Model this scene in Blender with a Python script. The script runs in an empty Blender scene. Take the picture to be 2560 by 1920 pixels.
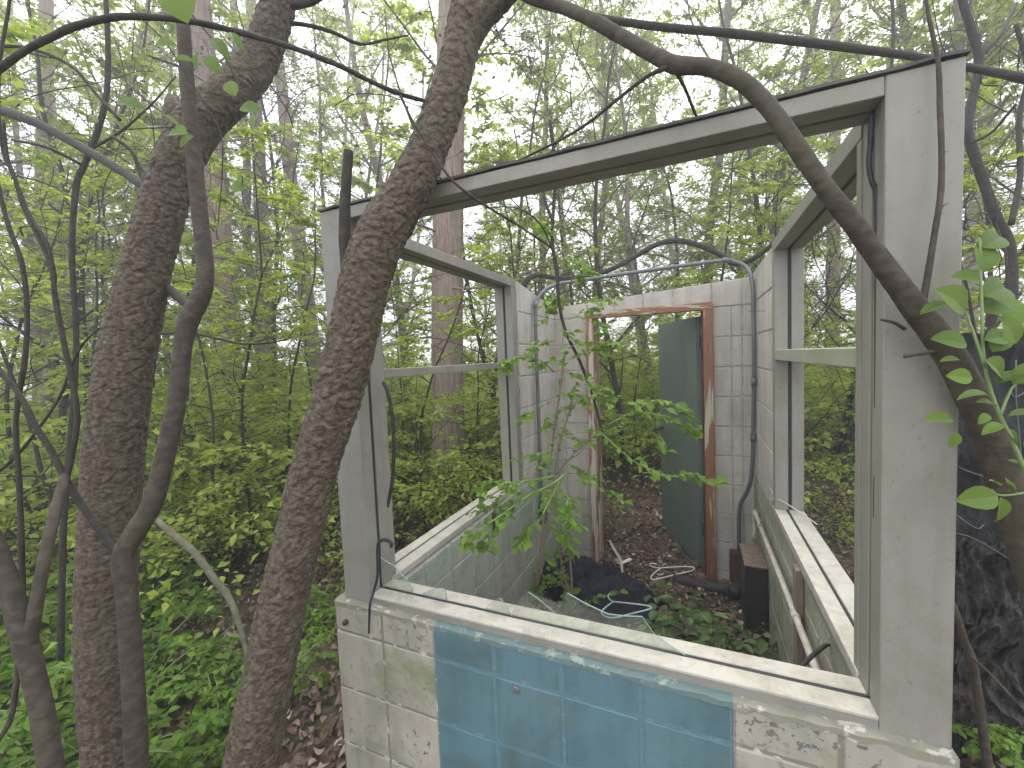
import bpy, math, random
import numpy as np
R = math.radians
scene = bpy.context.scene
rng = np.random.default_rng(7)

# ------------------------------------------------------------------ camera
EZ = 1.575
CAM = np.array([1.1355, -1.0099, EZ]); FPX = 1049.83
_y, _p, _r = np.radians([23.6751, -3.3579, -2.3984])
FW = np.array([-np.sin(_y)*np.cos(_p), np.cos(_y)*np.cos(_p), np.sin(_p)])
_rt = np.array([np.cos(_y), np.sin(_y), 0.0]); _up = np.cross(_rt, FW)
RT = _rt*np.cos(_r) + _up*np.sin(_r); UP = -_rt*np.sin(_r) + _up*np.cos(_r)
cam = bpy.data.cameras.new("camera"); cam.sensor_width = 36; cam.lens = FPX/2560*36
cam.clip_start = 0.02; cam.clip_end = 500
co = bpy.data.objects.new("camera", cam); scene.collection.objects.link(co)
from mathutils import Matrix
B = -FW
co.matrix_world = Matrix(((RT[0], UP[0], B[0], CAM[0]), (RT[1], UP[1], B[1], CAM[1]), (RT[2], UP[2], B[2], CAM[2]), (0, 0, 0, 1)))
scene.camera = co

def at(u, v, t):
    """point seen at photograph pixel (u, v), t metres in front of the camera"""
    return CAM + t*(FW + RT*(u-1280)/FPX + UP*(960-v)/FPX)
def ongrd(u, t, z=0.0):
    p = at(u, 900, t); return np.array([p[0], p[1], z])

# ------------------------------------------------------------------ world, sun, exposure
SUN_EL, SUN_AZ = 52, -18          # azimuth measured from +Y towards +X
w = bpy.data.worlds.new("World"); scene.world = w; w.use_nodes = True
nt = w.node_tree; nt.nodes.clear()
out = nt.nodes.new('ShaderNodeOutputWorld'); bg = nt.nodes.new('ShaderNodeBackground')
sky = nt.nodes.new('ShaderNodeTexSky'); sky.sky_type = 'NISHITA'; sky.sun_disc = False
sky.sun_elevation = R(SUN_EL); sky.sun_rotation = R(SUN_AZ)
sky.air_density = 1.0; sky.dust_density = 2.0
tc = nt.nodes.new('ShaderNodeTexCoord')
cn = nt.nodes.new('ShaderNodeTexNoise'); cn.inputs['Scale'].default_value = 2.6; cn.inputs['Detail'].default_value = 5
cr = nt.nodes.new('ShaderNodeValToRGB')
cr.color_ramp.elements[0].position = 0.30; cr.color_ramp.elements[0].color = (5.6, 5.8, 7.4, 1)
cr.color_ramp.elements[1].position = 0.62; cr.color_ramp.elements[1].color = (12.0, 11.9, 12.2, 1)
mx = nt.nodes.new('ShaderNodeMix'); mx.data_type = 'RGBA'; mx.inputs['Factor'].default_value = 0.86
nt.links.new(tc.outputs['Generated'], cn.inputs['Vector']); nt.links.new(cn.outputs['Fac'], cr.inputs['Fac'])
nt.links.new(sky.outputs['Color'], mx.inputs['A']); nt.links.new(cr.outputs['Color'], mx.inputs['B'])
nt.links.new(mx.outputs['Result'], bg.inputs['Color']); bg.inputs['Strength'].default_value = 0.12
nt.links.new(bg.outputs['Background'], out.inputs['Surface'])

sl = bpy.data.lights.new("sun", 'SUN'); sl.energy = 1.5; sl.angle = R(20); sl.color = (1.0, 0.96, 0.88)
so = bpy.data.objects.new("sun", sl); scene.collection.objects.link(so)
so.rotation_euler = (R(90-SUN_EL), 0, R(180-SUN_AZ))
scene.view_settings.view_transform = 'Standard'; scene.view_settings.look = 'None'
scene.view_settings.gamma = 1.0; scene.view_settings.exposure = 1.66
scene.cycles.max_bounces = 8; scene.cycles.diffuse_bounces = 4; scene.cycles.transmission_bounces = 6
scene.cycles.transparent_max_bounces = 16; scene.cycles.use_denoising = True

# ------------------------------------------------------------------ numpy noise
def _hash(i, j, k, s):
    n = (i.astype(np.int64)*73856093) ^ (j.astype(np.int64)*19349663) ^ (k.astype(np.int64)*83492791) ^ (s*2654435761)
    n = (n ^ (n >> 13)) * 1274126177 & 0x7fffffff
    n = (n ^ (n >> 16)) & 0xffff
    return n/65535.0
def vnoise(p, s=0):
    f = np.floor(p).astype(np.int64); t = p-f; t = t*t*(3-2*t); r = 0
    for a in (0, 1):
        for b in (0, 1):
            for c in (0, 1):
                h = _hash(f[:, 0]+a, f[:, 1]+b, f[:, 2]+c, s)
                r = r + h*(t[:, 0] if a else 1-t[:, 0])*(t[:, 1] if b else 1-t[:, 1])*(t[:, 2] if c else 1-t[:, 2])
    return r
def fbm(p, s=0, o=4):
    r = 0; a = .5
    for i in range(o):
        r = r+a*vnoise(p*(2**i)+i*17.3, s+i); a *= .5
    return r
def voro(p, s=0):
    f = np.floor(p).astype(np.int64); d1 = np.full(len(p), 9.); d2 = d1.copy(); c1 = np.zeros(len(p)); off = np.zeros((len(p), 3))
    for a in (-1, 0, 1):
        for b in (-1, 0, 1):
            for c in (-1, 0, 1):
                i, j, k = f[:, 0]+a, f[:, 1]+b, f[:, 2]+c
                q = np.stack([i+_hash(i, j, k, s), j+_hash(i, j, k, s+1), k+_hash(i, j, k, s+2)], 1)
                dv = p-q; d = np.sqrt((dv**2).sum(1)); h = _hash(i, j, k, s+3)
                m = d < d1; d2 = np.where(m, d1, np.minimum(d2, d)); c1 = np.where(m, h, c1)
                off[m] = dv[m]; d1 = np.where(m, d, d1)
    return d1, d2, c1, off

# ------------------------------------------------------------------ mesh builder
class MB:
    def __init__(s): s.v = []; s.q = []; s.t = []; s.a = []; s.n = 0; s.qm = []; s.tm = []
    def add(s, v, q=None, t=None, m=0, a=None):
        v = np.asarray(v, float)
        if q is not None and len(q): s.q.append(np.asarray(q)+s.n); s.qm.append(np.full(len(q), m))
        if t is not None and len(t): s.t.append(np.asarray(t)+s.n); s.tm.append(np.full(len(t), m))
        s.v.append(v); s.a.append(np.full(len(v), .5) if a is None else np.broadcast_to(a, (len(v),))); s.n += len(v)
        return s
    def merge(s, o, M=None, tr=(0, 0, 0), dm=0, da=0.0):
        for v, a in [(np.concatenate(o.v), np.concatenate(o.a))]:
            if M is not None: v = v @ np.asarray(M).T
            v = v+np.asarray(tr)
            q = np.concatenate(o.q) if o.q else None; t = np.concatenate(o.t) if o.t else None
            s.v.append(v); s.a.append(np.clip(a+da, 0, 1))
            if q is not None: s.q.append(q+s.n); s.qm.append(np.concatenate(o.qm)+dm)
            if t is not None: s.t.append(t+s.n); s.tm.append(np.concatenate(o.tm)+dm)
            s.n += len(v)
        return s
    def mesh(s, name, mats, smooth=False, origin=(0, 0, 0)):
        V = np.concatenate(s.v)-np.asarray(origin)
        q = np.concatenate(s.q) if s.q else np.zeros((0, 4), int); t = np.concatenate(s.t) if s.t else np.zeros((0, 3), int)
        me = bpy.data.meshes.new(name)
        me.vertices.add(len(V)); me.vertices.foreach_set('co', V.astype(np.float32).ravel())
        li = np.concatenate([q.ravel(), t.ravel()]).astype(np.int32)
        me.loops.add(len(li)); me.loops.foreach_set('vertex_index', li)
        st = np.concatenate([np.arange(len(q))*4, len(q)*4+np.arange(len(t))*3]).astype(np.int32)
        me.polygons.add(len(st)); me.polygons.foreach_set('loop_start', st)
        mi = np.concatenate((s.qm or [])+(s.tm or [])).astype(np.int32)
        me.polygons.foreach_set('material_index', mi)
        me.polygons.foreach_set('use_smooth', np.full(len(st), bool(smooth)))
        at_ = me.attributes.new('vr', 'FLOAT', 'POINT'); at_.data.foreach_set('value', np.concatenate(s.a).astype(np.float32))
        for m in (mats if isinstance(mats, (list, tuple)) else [mats]): me.materials.append(m)
        me.update(calc_edges=True); me.validate(); return me
    def obj(s, name, mats, parent=None, smooth=False, origin=None):
        o3 = np.zeros(3) if origin is None else np.asarray(origin, float)
        if parent is not None: o3 = np.array(parent['_o'])+o3
        o = bpy.data.objects.new(name, s.mesh(name, mats, smooth, o3)); scene.collection.objects.link(o)
        if parent is not None:
            o.parent = parent; o['_o'] = list(o3); o.location = o3-np.array(parent['_o'])
        else:
            o.location = o3; o['_o'] = list(o3)
        return o

def tag(o, label=None, cat=None, group=None, kind=None):
    for k, x in (('label', label), ('category', cat), ('group', group), ('kind', kind)):
        if x: o[k] = x
    return o
def root(name, label, cat, loc, group=None):
    o = bpy.data.objects.new(name, None); scene.collection.objects.link(o); o.location = loc; o['_o'] = [float(x) for x in loc]
    o.empty_display_size = .1
    return tag(o, label, cat, group)

def box(mb, lo, hi, b=.0, m=0, a=None):
    lo = np.array(lo, float); hi = np.array(hi, float); c = (lo+hi)/2; h = (hi-lo)/2
    if b <= 0:
        s = np.array([[x, y, z] for x in (-1, 1) for y in (-1, 1) for z in (-1, 1)])
        return mb.add(c+s*h, [[0, 1, 3, 2], [4, 6, 7, 5], [0, 4, 5, 1], [2, 3, 7, 6], [0, 2, 6, 4], [1, 5, 7, 3]], m=m, a=a)
    b = min(b, h.min()*.9); V = []; idx = {}
    for sx in (-1, 1):
        for sy in (-1, 1):
            for sz in (-1, 1):
                S = np.array([sx, sy, sz])
                for ax in range(3):
                    d = h-b; d[ax] = h[ax]; idx[(sx, sy, sz, ax)] = len(V); V.append(c+S*d)
    Q = []; T = []
    for ax in range(3):
        a1, a2 = (ax+1) % 3, (ax+2) % 3
        for s in (-1, 1):
            f = []
            for (p, q) in ((-1, -1), (1, -1), (1, 1), (-1, 1)):
                k = [0, 0, 0]; k[ax] = s; k[a1] = p; k[a2] = q; f.append(idx[(*k, ax)])
            Q.append(f if s > 0 else f[::-1])
        for p in (-1, 1):
            for q in (-1, 1):     # bevels along axis ax
                k0 = [0, 0, 0]; k0[a1] = p; k0[a2] = q; ka = list(k0); kb = list(k0); ka[ax] = -1; kb[ax] = 1
                f = [idx[(*ka, a1)], idx[(*kb, a1)], idx[(*kb, a2)], idx[(*ka, a2)]]
                Q.append(f if p*q < 0 else f[::-1])
    for sx in (-1, 1):
        for sy in (-1, 1):
            for sz in (-1, 1):
                f = [idx[(sx, sy, sz, i)] for i in range(3)]; T.append(f if sx*sy*sz > 0 else f[::-1])
    return mb.add(V, Q, T, m=m, a=a)

def smoothpath(pts, n=6):
    """Catmull-Rom through rows [x,y,z,r,...]"""
    P = np.asarray(pts, float)
    if len(P) < 3 or n <= 1: 
        if len(P) == 2 and n > 1:
            t = np.linspace(0, 1, n+1)[:, None]; return P[0]*(1-t)+P[1]*t
        return P
    E = np.concatenate([[2*P[0]-P[1]], P, [2*P[-1]-P[-2]]]); out = []
    for i in range(len(P)-1):
        a, b, c, d = E[i:i+4]
        for t in np.arange(n)/n:
            out.append(.5*((2*b)+(-a+c)*t+(2*a-5*b+4*c-d)*t*t+(-a+3*b-3*c+d)*t**3))
    out.append(P[-1]); return np.array(out)

def tube(mb, path, n=8, m=0, disp=None, cap=True, a=None):
    P = np.asarray(path, float); X = P[:, :3]; r = np.maximum(P[:, 3], 1e-4)
    T = np.gradient(X, axis=0); T /= np.linalg.norm(T, axis=1)[:, None]+1e-12
    U = np.zeros_like(T); ref = np.array([0, 0, 1.]) if abs(T[0, 2]) < .9 else np.array([1., 0, 0])
    u = np.cross(T[0], ref); u /= np.linalg.norm(u)
    for i in range(len(P)):
        u = u-T[i]*(u@T[i]); u /= np.linalg.norm(u)+1e-12; U[i] = u
    W = np.cross(T, U)
    an = np.arange(n)*2*np.pi/n
    N = U[:, None, :]*np.cos(an)[None, :, None]+W[:, None, :]*np.sin(an)[None, :, None]
    V = X[:, None, :]+N*r[:, None, None]
    av = a
    if disp is not None:
        d, av = disp(V.reshape(-1, 3)); V = V+N*d.reshape(len(P), n)[:, :, None]
    V = V.reshape(-1, 3); i = np.arange(len(P)-1)[:, None]*n; j = np.arange(n)[None, :]; k = (j+1) % n
    Q = np.stack([i+j, i+k, i+n+k, i+n+j], -1).reshape(-1, 4)
    Tt = None
    if cap:
        V = np.concatenate([V, [X[0], X[-1]]]); c0 = len(P)*n; e = (len(P)-1)*n; jj = np.arange(n); kk = (jj+1) % n
        Tt = np.concatenate([np.stack([np.full(n, c0), kk, jj], 1), np.stack([np.full(n, c0+1), e+jj, e+kk], 1)])
        if av is not None and np.ndim(av): av = np.concatenate([av, [.5, .5]])
    return mb.add(V, Q, Tt, m=m, a=av)

# ------------------------------------------------------------------ leaves
LEAF_LO = (np.array([[0, 0, 0], [-.30, .42, .10], [.30, .42, .10], [0, 1, -.10], [0, .45, 0]]), None, np.array([[0, 4, 1], [0, 2, 4], [1, 4, 3], [4, 2, 3]]))
LEAF_XL = (np.array([[0, 0, 0], [-.32, .45, .10], [.32, .45, .10], [0, 1, -.06]]), None, np.array([[0, 3, 1], [0, 2, 3]]))
_hw = [0, .20, .30, .31, .24, .12, 0]; _hy = [0, .12, .30, .50, .70, .87, 1.0]; _hz = [0, .02, .03, .02, -.02, -.07, -.13]
_v = [[0, _hy[i], _hz[i]] for i in range(7)]+[[-_hw[i], _hy[i]+.03, _hz[i]+_hw[i]*.32] for i in range(1, 6)]+[[_hw[i], _hy[i]+.03, _hz[i]+_hw[i]*.32] for i in range(1, 6)]
_q = [[i, i+1, 7+i, 6+i] for i in range(1, 5)]+[[i+1, i, 11+i, 12+i] for i in range(1, 5)]
LEAF_HI = (np.array(_v), np.array(_q), np.array([[0, 1, 7], [1, 0, 12], [6, 11, 5], [6, 5, 16]]))
def leaves(mb, pos, dirs, nrm, size, tpl=LEAF_LO, m=0, width=1.0, var=None):
    pos = np.asarray(pos, float); D = np.asarray(dirs, float); D = D/(np.linalg.norm(D, axis=1)[:, None]+1e-9)
    Nn = np.asarray(nrm, float); Nn = Nn-D*(Nn*D).sum(1)[:, None]; Nn /= np.linalg.norm(Nn, axis=1)[:, None]+1e-9
    S = np.cross(D, Nn); size = np.broadcast_to(size, (len(pos),))
    tv, tq, tt = tpl; k = len(tv)
    V = pos[:, None]+size[:, None, None]*(S[:, None]*tv[None, :, :1]*width+D[:, None]*tv[None, :, 1:2]+Nn[:, None]*tv[None, :, 2:])
    off = (np.arange(len(pos))*k)[:, None, None]
    vr = rng.random(len(pos)) if var is None else np.broadcast_to(var, (len(pos),))
    mb.add(V.reshape(-1, 3), None if tq is None else (tq[None]+off).reshape(-1, 4), (tt[None]+off).reshape(-1, 3), m=m, a=np.repeat(vr, k))

# ------------------------------------------------------------------ materials
def mat(name):
    m = bpy.data.materials.new(name); m.use_nodes = True; n = m.node_tree; n.nodes.clear()
    o = n.nodes.new('ShaderNodeOutputMaterial'); p = n.nodes.new('ShaderNodeBsdfPrincipled'); n.links.new(p.outputs[0], o.inputs[0])
    return m, n, p, o
def nd(n, t, **kw):
    x = n.nodes.new('ShaderNode'+t)
    for k, v in kw.items():
        if k in ('Scale', 'Detail', 'Roughness', 'Distortion', 'Randomness', 'Strength', 'Distance', 'Vector', 'Lacunarity'): x.inputs[k].default_value = v
        else: setattr(x, k, v)
    return x
def ramp(n, src, stops, interp='LINEAR'):
    r = n.nodes.new('ShaderNodeValToRGB'); r.color_ramp.interpolation = interp; e = r.color_ramp.elements
    while len(e) > 1: e.remove(e[-1])
    for i, (p, c) in enumerate(stops):
        x = e[0] if i == 0 else e.new(p); x.position = p; x.color = (*c, 1) if len(c) == 3 else c
    n.links.new(src, r.inputs[0]); return r.outputs[0]
def g(x): return (x, x, x)
def mixc(n, fac, a, b, mode='MIX'):
    m = n.nodes.new('ShaderNodeMix'); m.data_type = 'RGBA'; m.blend_type = mode
    for s, x in (('Factor', fac), ('A', a), ('B', b)):
        if hasattr(x, 'links'): n.links.new(x, m.inputs[s])
        elif s == 'Factor': m.inputs[s].default_value = x
        else: m.inputs[s].default_value = (*x, 1)
    return m.outputs['Result']
def noise(n, sc, det=6, rough=.6, dist=0, vec=None, scl=None):
    x = nd(n, 'TexNoise', Scale=sc, Detail=det, Roughness=rough, Distortion=dist)
    if vec is not None: n.links.new(vec, x.inputs['Vector'])
    return x.outputs['Fac']
def wpos(n, sc=None):
    c = n.nodes.new('ShaderNodeNewGeometry').outputs['Position']
    if sc is not None:
        m = n.nodes.new('ShaderNodeMapping'); m.inputs['Scale'].default_value = sc; n.links.new(c, m.inputs['Vector']); c = m.outputs['Vector']
    return c
def opos(n, sc=None):
    c = n.nodes.new('ShaderNodeTexCoord').outputs['Object']
    if sc is not None:
        m = n.nodes.new('ShaderNodeMapping'); m.inputs['Scale'].default_value = sc; n.links.new(c, m.inputs['Vector']); c = m.outputs['Vector']
    return c
def bump(n, p, src, dist=.002, st=1.0, prev=None):
    b = nd(n, 'Bump', Strength=st, Distance=dist); n.links.new(src, b.inputs['Height'])
    if prev is not None: n.links.new(prev, b.inputs['Normal'])
    n.links.new(b.outputs[0], p.inputs['Normal']); return b.outputs[0]

def leaf_mat(name, dark, light, trans=.45, rough=.5):
    m, n, p, o = mat(name); a = nd(n, 'Attribute', attribute_name='vr')
    oi = n.nodes.new('ShaderNodeObjectInfo')
    c = ramp(n, a.outputs['Fac'], [(0, dark), (.6, tuple(x*.5+y*.5 for x, y in zip(dark, light))), (1, light)])
    c = mixc(n, mixf(n, oi.outputs['Random'], .0, .30), c, tuple(x*.75 for x in dark))
    n.links.new(c, p.inputs['Base Color']); p.inputs['Roughness'].default_value = rough; p.inputs['Specular IOR Level'].default_value = .35
    t = n.nodes.new('ShaderNodeBsdfTranslucent'); n.links.new(mixc(n, .75, c, (1.1, 1.08, .55), 'MULTIPLY'), t.inputs['Color'])
    s = n.nodes.new('ShaderNodeMixShader'); s.inputs[0].default_value = trans
    n.links.new(p.outputs[0], s.inputs[1]); n.links.new(t.outputs[0], s.inputs[2]); n.links.new(s.outputs[0], o.inputs[0]); return m
def mixf(n, src, lo, hi):
    r = n.nodes.new('ShaderNodeMapRange'); r.inputs['To Min'].default_value = lo; r.inputs['To Max'].default_value = hi
    n.links.new(src, r.inputs['Value']); return r.outputs['Result']
M = {}
M['leaf_spring'] = leaf_mat('leaf_spring', (.26, .35, .05), (.52, .62, .13), .56)
M['leaf_canopy'] = leaf_mat('leaf_canopy', (.26, .33, .085), (.46, .54, .16), .56)
M['leaf_near'] = leaf_mat('leaf_near', (.11, .22, .022), (.26, .42, .055), .5, .45)
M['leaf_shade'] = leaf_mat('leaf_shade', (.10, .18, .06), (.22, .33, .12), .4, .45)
M['leaf_olive'] = leaf_mat('leaf_olive', (.07, .13, .018), (.16, .26, .04), .42, .5)
M['leaf_cedar'] = leaf_mat('leaf_cedar', (.05, .075, .03), (.12, .15, .05), .25)

def bark_mat(name, c1, c2, c3, sc=(60, 60, 30), bd=.003, vor=True):
    m, n, p, o = mat(name); P = opos(n, sc); f = noise(n, 1.0, 8, .65, .3, P)
    a = nd(n, 'Attribute', attribute_name='vr')
    c = mixc(n, a.outputs['Fac'], c1, c2); c = mixc(n, ramp(n, f, [(.42, g(0)), (.68, g(1))]), c, c3)
    f2 = noise(n, 3.0, 4, .6, 0, opos(n)); c = mixc(n, ramp(n, f2, [(.5, g(0)), (.7, g(.35))]), c, (c3[0]*.9, c3[1]*1.1, c3[2]*.8))
    n.links.new(c, p.inputs['Base Color']); p.inputs['Roughness'].default_value = .85
    bump(n, p, f, bd); return m
M['bark_cherry'] = bark_mat('bark_cherry', (.025, .0160, .0085), (.070, .048, .028), (.145, .116, .080), (70, 70, 110), .004)
M['bark_smooth'] = bark_mat('bark_smooth', (.027, .0195, .012), (.044, .032, .021), (.082, .066, .047), (34, 34, 52), .001)
M['bark_dark'] = bark_mat('bark_dark', (.012, .010, .007), (.022, .018, .013), (.045, .038, .029), (50, 50, 50), .002)
M['bark_grey'] = bark_mat('bark_grey', (.10, .088, .07), (.16, .14, .115), (.24, .215, .185), (30, 30, 12), .004)
M['bark_cedar'] = bark_mat('bark_cedar', (.13, .088, .066), (.22, .155, .12), (.33, .27, .225), (55, 55, 5), .01)
M['twig_green'] = bark_mat('twig_green', (.12, .19, .06), (.17, .26, .09), (.22, .28, .12), (60, 60, 20), .0005)
M['twig_pink'] = bark_mat('twig_pink', (.18, .12, .09), (.24, .16, .12), (.28, .22, .17), (60, 60, 20), .0005)

def conc(name, base, dirt, chip, chipth=.62, green=.35, rough=.75, streak=.5, blue=None):
    m, n, p, o = mat(name); W = wpos(n)
    f1 = noise(n, 5, 8, .65, .6, W); f2 = noise(n, 38, 6, .7, .2, W); fs = noise(n, 1, 5, .6, .2, wpos(n, (14, 14, 1.6)))
    c = mixc(n, ramp(n, f1, [(.35, g(0)), (.75, g(.8))]), base, dirt)
    if blue is not None:
        c = mixc(n, ramp(n, noise(n, 2.4, 5, .6, .8, W), [(.42, g(0)), (.58, g(.95))]), c, blue)
    gz = n.nodes.new('ShaderNodeSeparateXYZ'); n.links.new(W, gz.inputs[0])
    c = mixc(n, ramp(n, fs, [(.45, g(0)), (.75, g(streak))]), c, tuple(x*.62 for x in base))
    c = mixc(n, ramp(n, noise(n, 3.1, 6, .7, .3, wpos(n, (1.1, 1, 1.4))), [(.5, g(0)), (.68, g(green))]), c, (.16, .19, .09))
    ch = ramp(n, f2, [(chipth, g(0)), (chipth+.02, g(1))]); ch2 = ramp(n, noise(n, 7, 3, .5, 0, W), [(.45, g(0)), (.55, g(1))])
    chm = mixc(n, 1.0, ch, ch2, 'MULTIPLY')
    c = mixc(n, chm, c, chip)
    n.links.new(c, p.inputs['Base Color']); p.inputs['Roughness'].default_value = rough
    b = bump(n, p, noise(n, 160, 5, .7, 0, W), .0015, .7)
    inv = ramp(n, chm, [(0, g(1)), (1, g(0))]); bump(n, p, inv, .0025, .8, b); return m
M['paint_white'] = conc('paint_white', (.39, .365, .305), (.25, .225, .155), (.15, .145, .12), .60, .95, .75, .75)
M['paint_worn'] = conc('paint_worn', (.37, .345, .29), (.26, .235, .18), (.14, .135, .12), .56, .8)
M['paint_inside'] = conc('paint_inside', (.50, .465, .40), (.36, .34, .28), (.24, .26, .20), .64, .3, .8, .8)
M['paint_mint'] = conc('paint_mint', (.45, .43, .36), (.34, .35, .28), (.52, .50, .46), .58, .6, .8, .8, blue=(.31, .37, .30))
M['paint_green_wall'] = conc('paint_green_wall', (.34, .34, .26), (.24, .25, .16), (.55, .53, .48), .60, .9, .8, .8)
M['paint_blue'] = conc('paint_blue', (.085, .178, .212), (.080, .145, .155), (.24, .26, .23), .70, .18, .7, .8, blue=(.060, .108, .105))
def mortar(name, a, b, th=.5):
    m, n, p, o = mat(name); W = wpos(n); f = noise(n, 30, 5, .6, .4, W)
    n.links.new(ramp(n, f, [(th-.03, a), (th+.03, b)]), p.inputs['Base Color']); p.inputs['Roughness'].default_value = .9
    bump(n, p, f, .004); return m
M['mortar_white'] = mortar('mortar_white', (.20, .185, .145), (.50, .47, .41), .585)
M['mortar_blue'] = mortar('mortar_blue', (.085, .17, .195), (.125, .205, .22), .6)
M['mortar_in'] = mortar('mortar_in', (.30, .29, .26), (.40, .385, .36), .5)
M['mortar_teal'] = mortar('mortar_teal', (.12, .175, .165), (.26, .30, .25), .6)
M['mortar_crumbly'] = mortar('mortar_crumbly', (.23, .22, .165), (.46, .43, .35), .58)

def metal(name, base, dirt, rough=.42, metallic=.0, amt=.5, sc=6, spec=.4):
    m, n, p, o = mat(name); W = wpos(n)
    f = noise(n, sc, 8, .7, .5, W); fs = noise(n, 1, 5, .6, .1, wpos(n, (26, 26, 2)))
    c = mixc(n, ramp(n, f, [(.45, g(0)), (.72, g(amt))]), base, dirt)
    c = mixc(n, ramp(n, fs, [(.5, g(0)), (.75, g(amt*.6))]), c, dirt)
    c = mixc(n, ramp(n, noise(n, 90, 3, .6, 0, W), [(.66, g(0)), (.70, g(amt*.6))]), c, tuple(x*.5 for x in dirt))
    n.links.new(c, p.inputs['Base Color']); p.inputs['Roughness'].default_value = rough; p.inputs['Metallic'].default_value = metallic
    p.inputs['Specular IOR Level'].default_value = spec
    bump(n, p, noise(n, 220, 3, .6, 0, W), .0004, .5); return m
M['alu'] = metal('alu', (.245, .238, .20), (.165, .160, .12), .5, .1, .7)
M['alu_sill'] = metal('alu_sill', (.44, .415, .35), (.27, .25, .19), .6, .05, .95, 11)
M['alu_moss'] = metal('alu_moss', (.33, .34, .26), (.22, .24, .13), .6, .05, .9)
M['rubber'] = metal('rubber', (.018, .018, .022), (.04, .04, .045), .55, 0, .6)
M['conduit'] = metal('conduit', (.125, .135, .135), (.085, .09, .085), .5, .1, .6)
M['black'] = metal('black', (.022, .020, .020), (.045, .04, .036), .6, 0, .6)
M['white_plastic'] = metal('white_plastic', (.72, .70, .66), (.5, .47, .42), .4, 0, .3)
M['blue_plastic'] = metal('blue_plastic', (.45, .60, .60), (.35, .42, .40), .4, 0, .3)
M['pipe_white'] = metal('pipe_white', (.50, .47, .40), (.30, .26, .18), .5, 0, .9, 14)
M['door_green'] = metal('door_green', (.125, .17, .145), (.17, .21, .18), .55, 0, .9, 4)
M['roofing'] = metal('roofing', (.055, .05, .048), (.10, .09, .08), .9, 0, .8)

def rust(name, paint, th=.5, lo=(.12, .045, .02), hi=(.36, .14, .05), sc=(2.2, 2.2, .22)):
    m, n, p, o = mat(name); W = wpos(n); f = noise(n, 7, 8, .7, .5, wpos(n, sc))
    r = mixc(n, noise(n, 34, 6, .7, 0, W), lo, hi)
    c = mixc(n, ramp(n, f, [(th-.02, g(0)), (th+.03, g(1))]), paint, r)
    n.links.new(c, p.inputs['Base Color']); p.inputs['Roughness'].default_value = .8; bump(n, p, f, .004, .7); return m
M['rust_frame'] = rust('rust_frame', (.42, .40, .30), .46, (.12, .05, .024), (.33, .15, .07))
M['rust_lintel'] = rust('rust_lintel', (.40, .42, .33), .47, (.13, .055, .025), (.34, .16, .07), (.5, .5, 4))
M['rust_pale'] = rust('rust_pale', (.50, .44, .36), .50, (.12, .05, .024), (.33, .15, .065))
M['rust_dark'] = rust('rust_dark', (.06, .03, .025), .45, (.04, .018, .012), (.11, .045, .025))
M['wood'] = bark_mat('wood', (.13, .09, .06), (.20, .14, .10), (.28, .22, .17), (50, 50, 6), .002)
M['wood_moss'] = bark_mat('wood_moss', (.15, .17, .08), (.22, .23, .12), (.30, .30, .22), (20, 20, 8), .002)
M['fallen'] = bark_mat('fallen', (.07, .068, .04), (.11, .105, .065), (.16, .15, .10), (30, 30, 30), .002)
M['wood_pale'] = bark_mat('wood_pale', (.35, .31, .25), (.45, .40, .33), (.55, .50, .42), (50, 50, 6), .001)

def ground_mat():
    m, n, p, o = mat('leaf_litter_soil'); W = wpos(n)
    v = nd(n, 'TexVoronoi', Scale=26, Randomness=1); n.links.new(mixc(n, .12, W, W), v.inputs['Vector'])
    f = noise(n, 18, 8, .75, .8, W); L = noise(n, .9, 5, .6, .3, W)
    vc = n.nodes.new('ShaderNodeSeparateColor'); n.links.new(v.outputs['Color'], vc.inputs[0])
    c = ramp(n, vc.outputs[0], [(0, (.07, .045, .03)), (.5, (.15, .10, .07)), (.85, (.25, .18, .13)), (1, (.38, .31, .24))])
    c = mixc(n, ramp(n, f, [(.35, g(.75)), (.65, g(0))]), c, (.045, .030, .021))
    c = mixc(n, ramp(n, L, [(.48, g(0)), (.62, g(.7))]), c, (.075, .10, .03))
    n.links.new(c, p.inputs['Base Color']); p.inputs['Roughness'].default_value = .95
    b = bump(n, p, f, .03, .8); bump(n, p, v.outputs['Distance'], .012, .8, b); return m
M['ground'] = ground_mat()
def dead_mat():
    m, n, p, o = mat('dead_leaf'); a = nd(n, 'Attribute', attribute_name='vr')
    c = ramp(n, a.outputs['Fac'], [(0, (.07, .042, .028)), (.4, (.17, .11, .07)), (.75, (.28, .20, .14)), (.93, (.42, .34, .26)), (1, (.56, .50, .41))])
    n.links.new(c, p.inputs['Base Color']); p.inputs['Roughness'].default_value = .7; return m
M['dead'] = dead_mat()
def cloth_mat(name, c1, c2, rough=.5, sc=8):
    m, n, p, o = mat(name); f = noise(n, sc, 8, .7, 1.0, wpos(n))
    n.links.new(ramp(n, f, [(.35, c1), (.7, c2)]), p.inputs['Base Color']); p.inputs['Roughness'].default_value = rough
    bump(n, p, noise(n, sc*2.5, 5, .6, 1.5, wpos(n)), .02, .7); return m
M['cloth_navy'] = cloth_mat('cloth_navy', (.008, .010, .018), (.022, .026, .042), .85, 16)
M['tarp_black'] = cloth_mat('tarp_black', (.008, .009, .008), (.018, .019, .017), .92)
M['tarp_grey'] = cloth_mat('tarp_grey', (.026, .023, .018), (.072, .066, .056), .98, 14)
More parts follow.
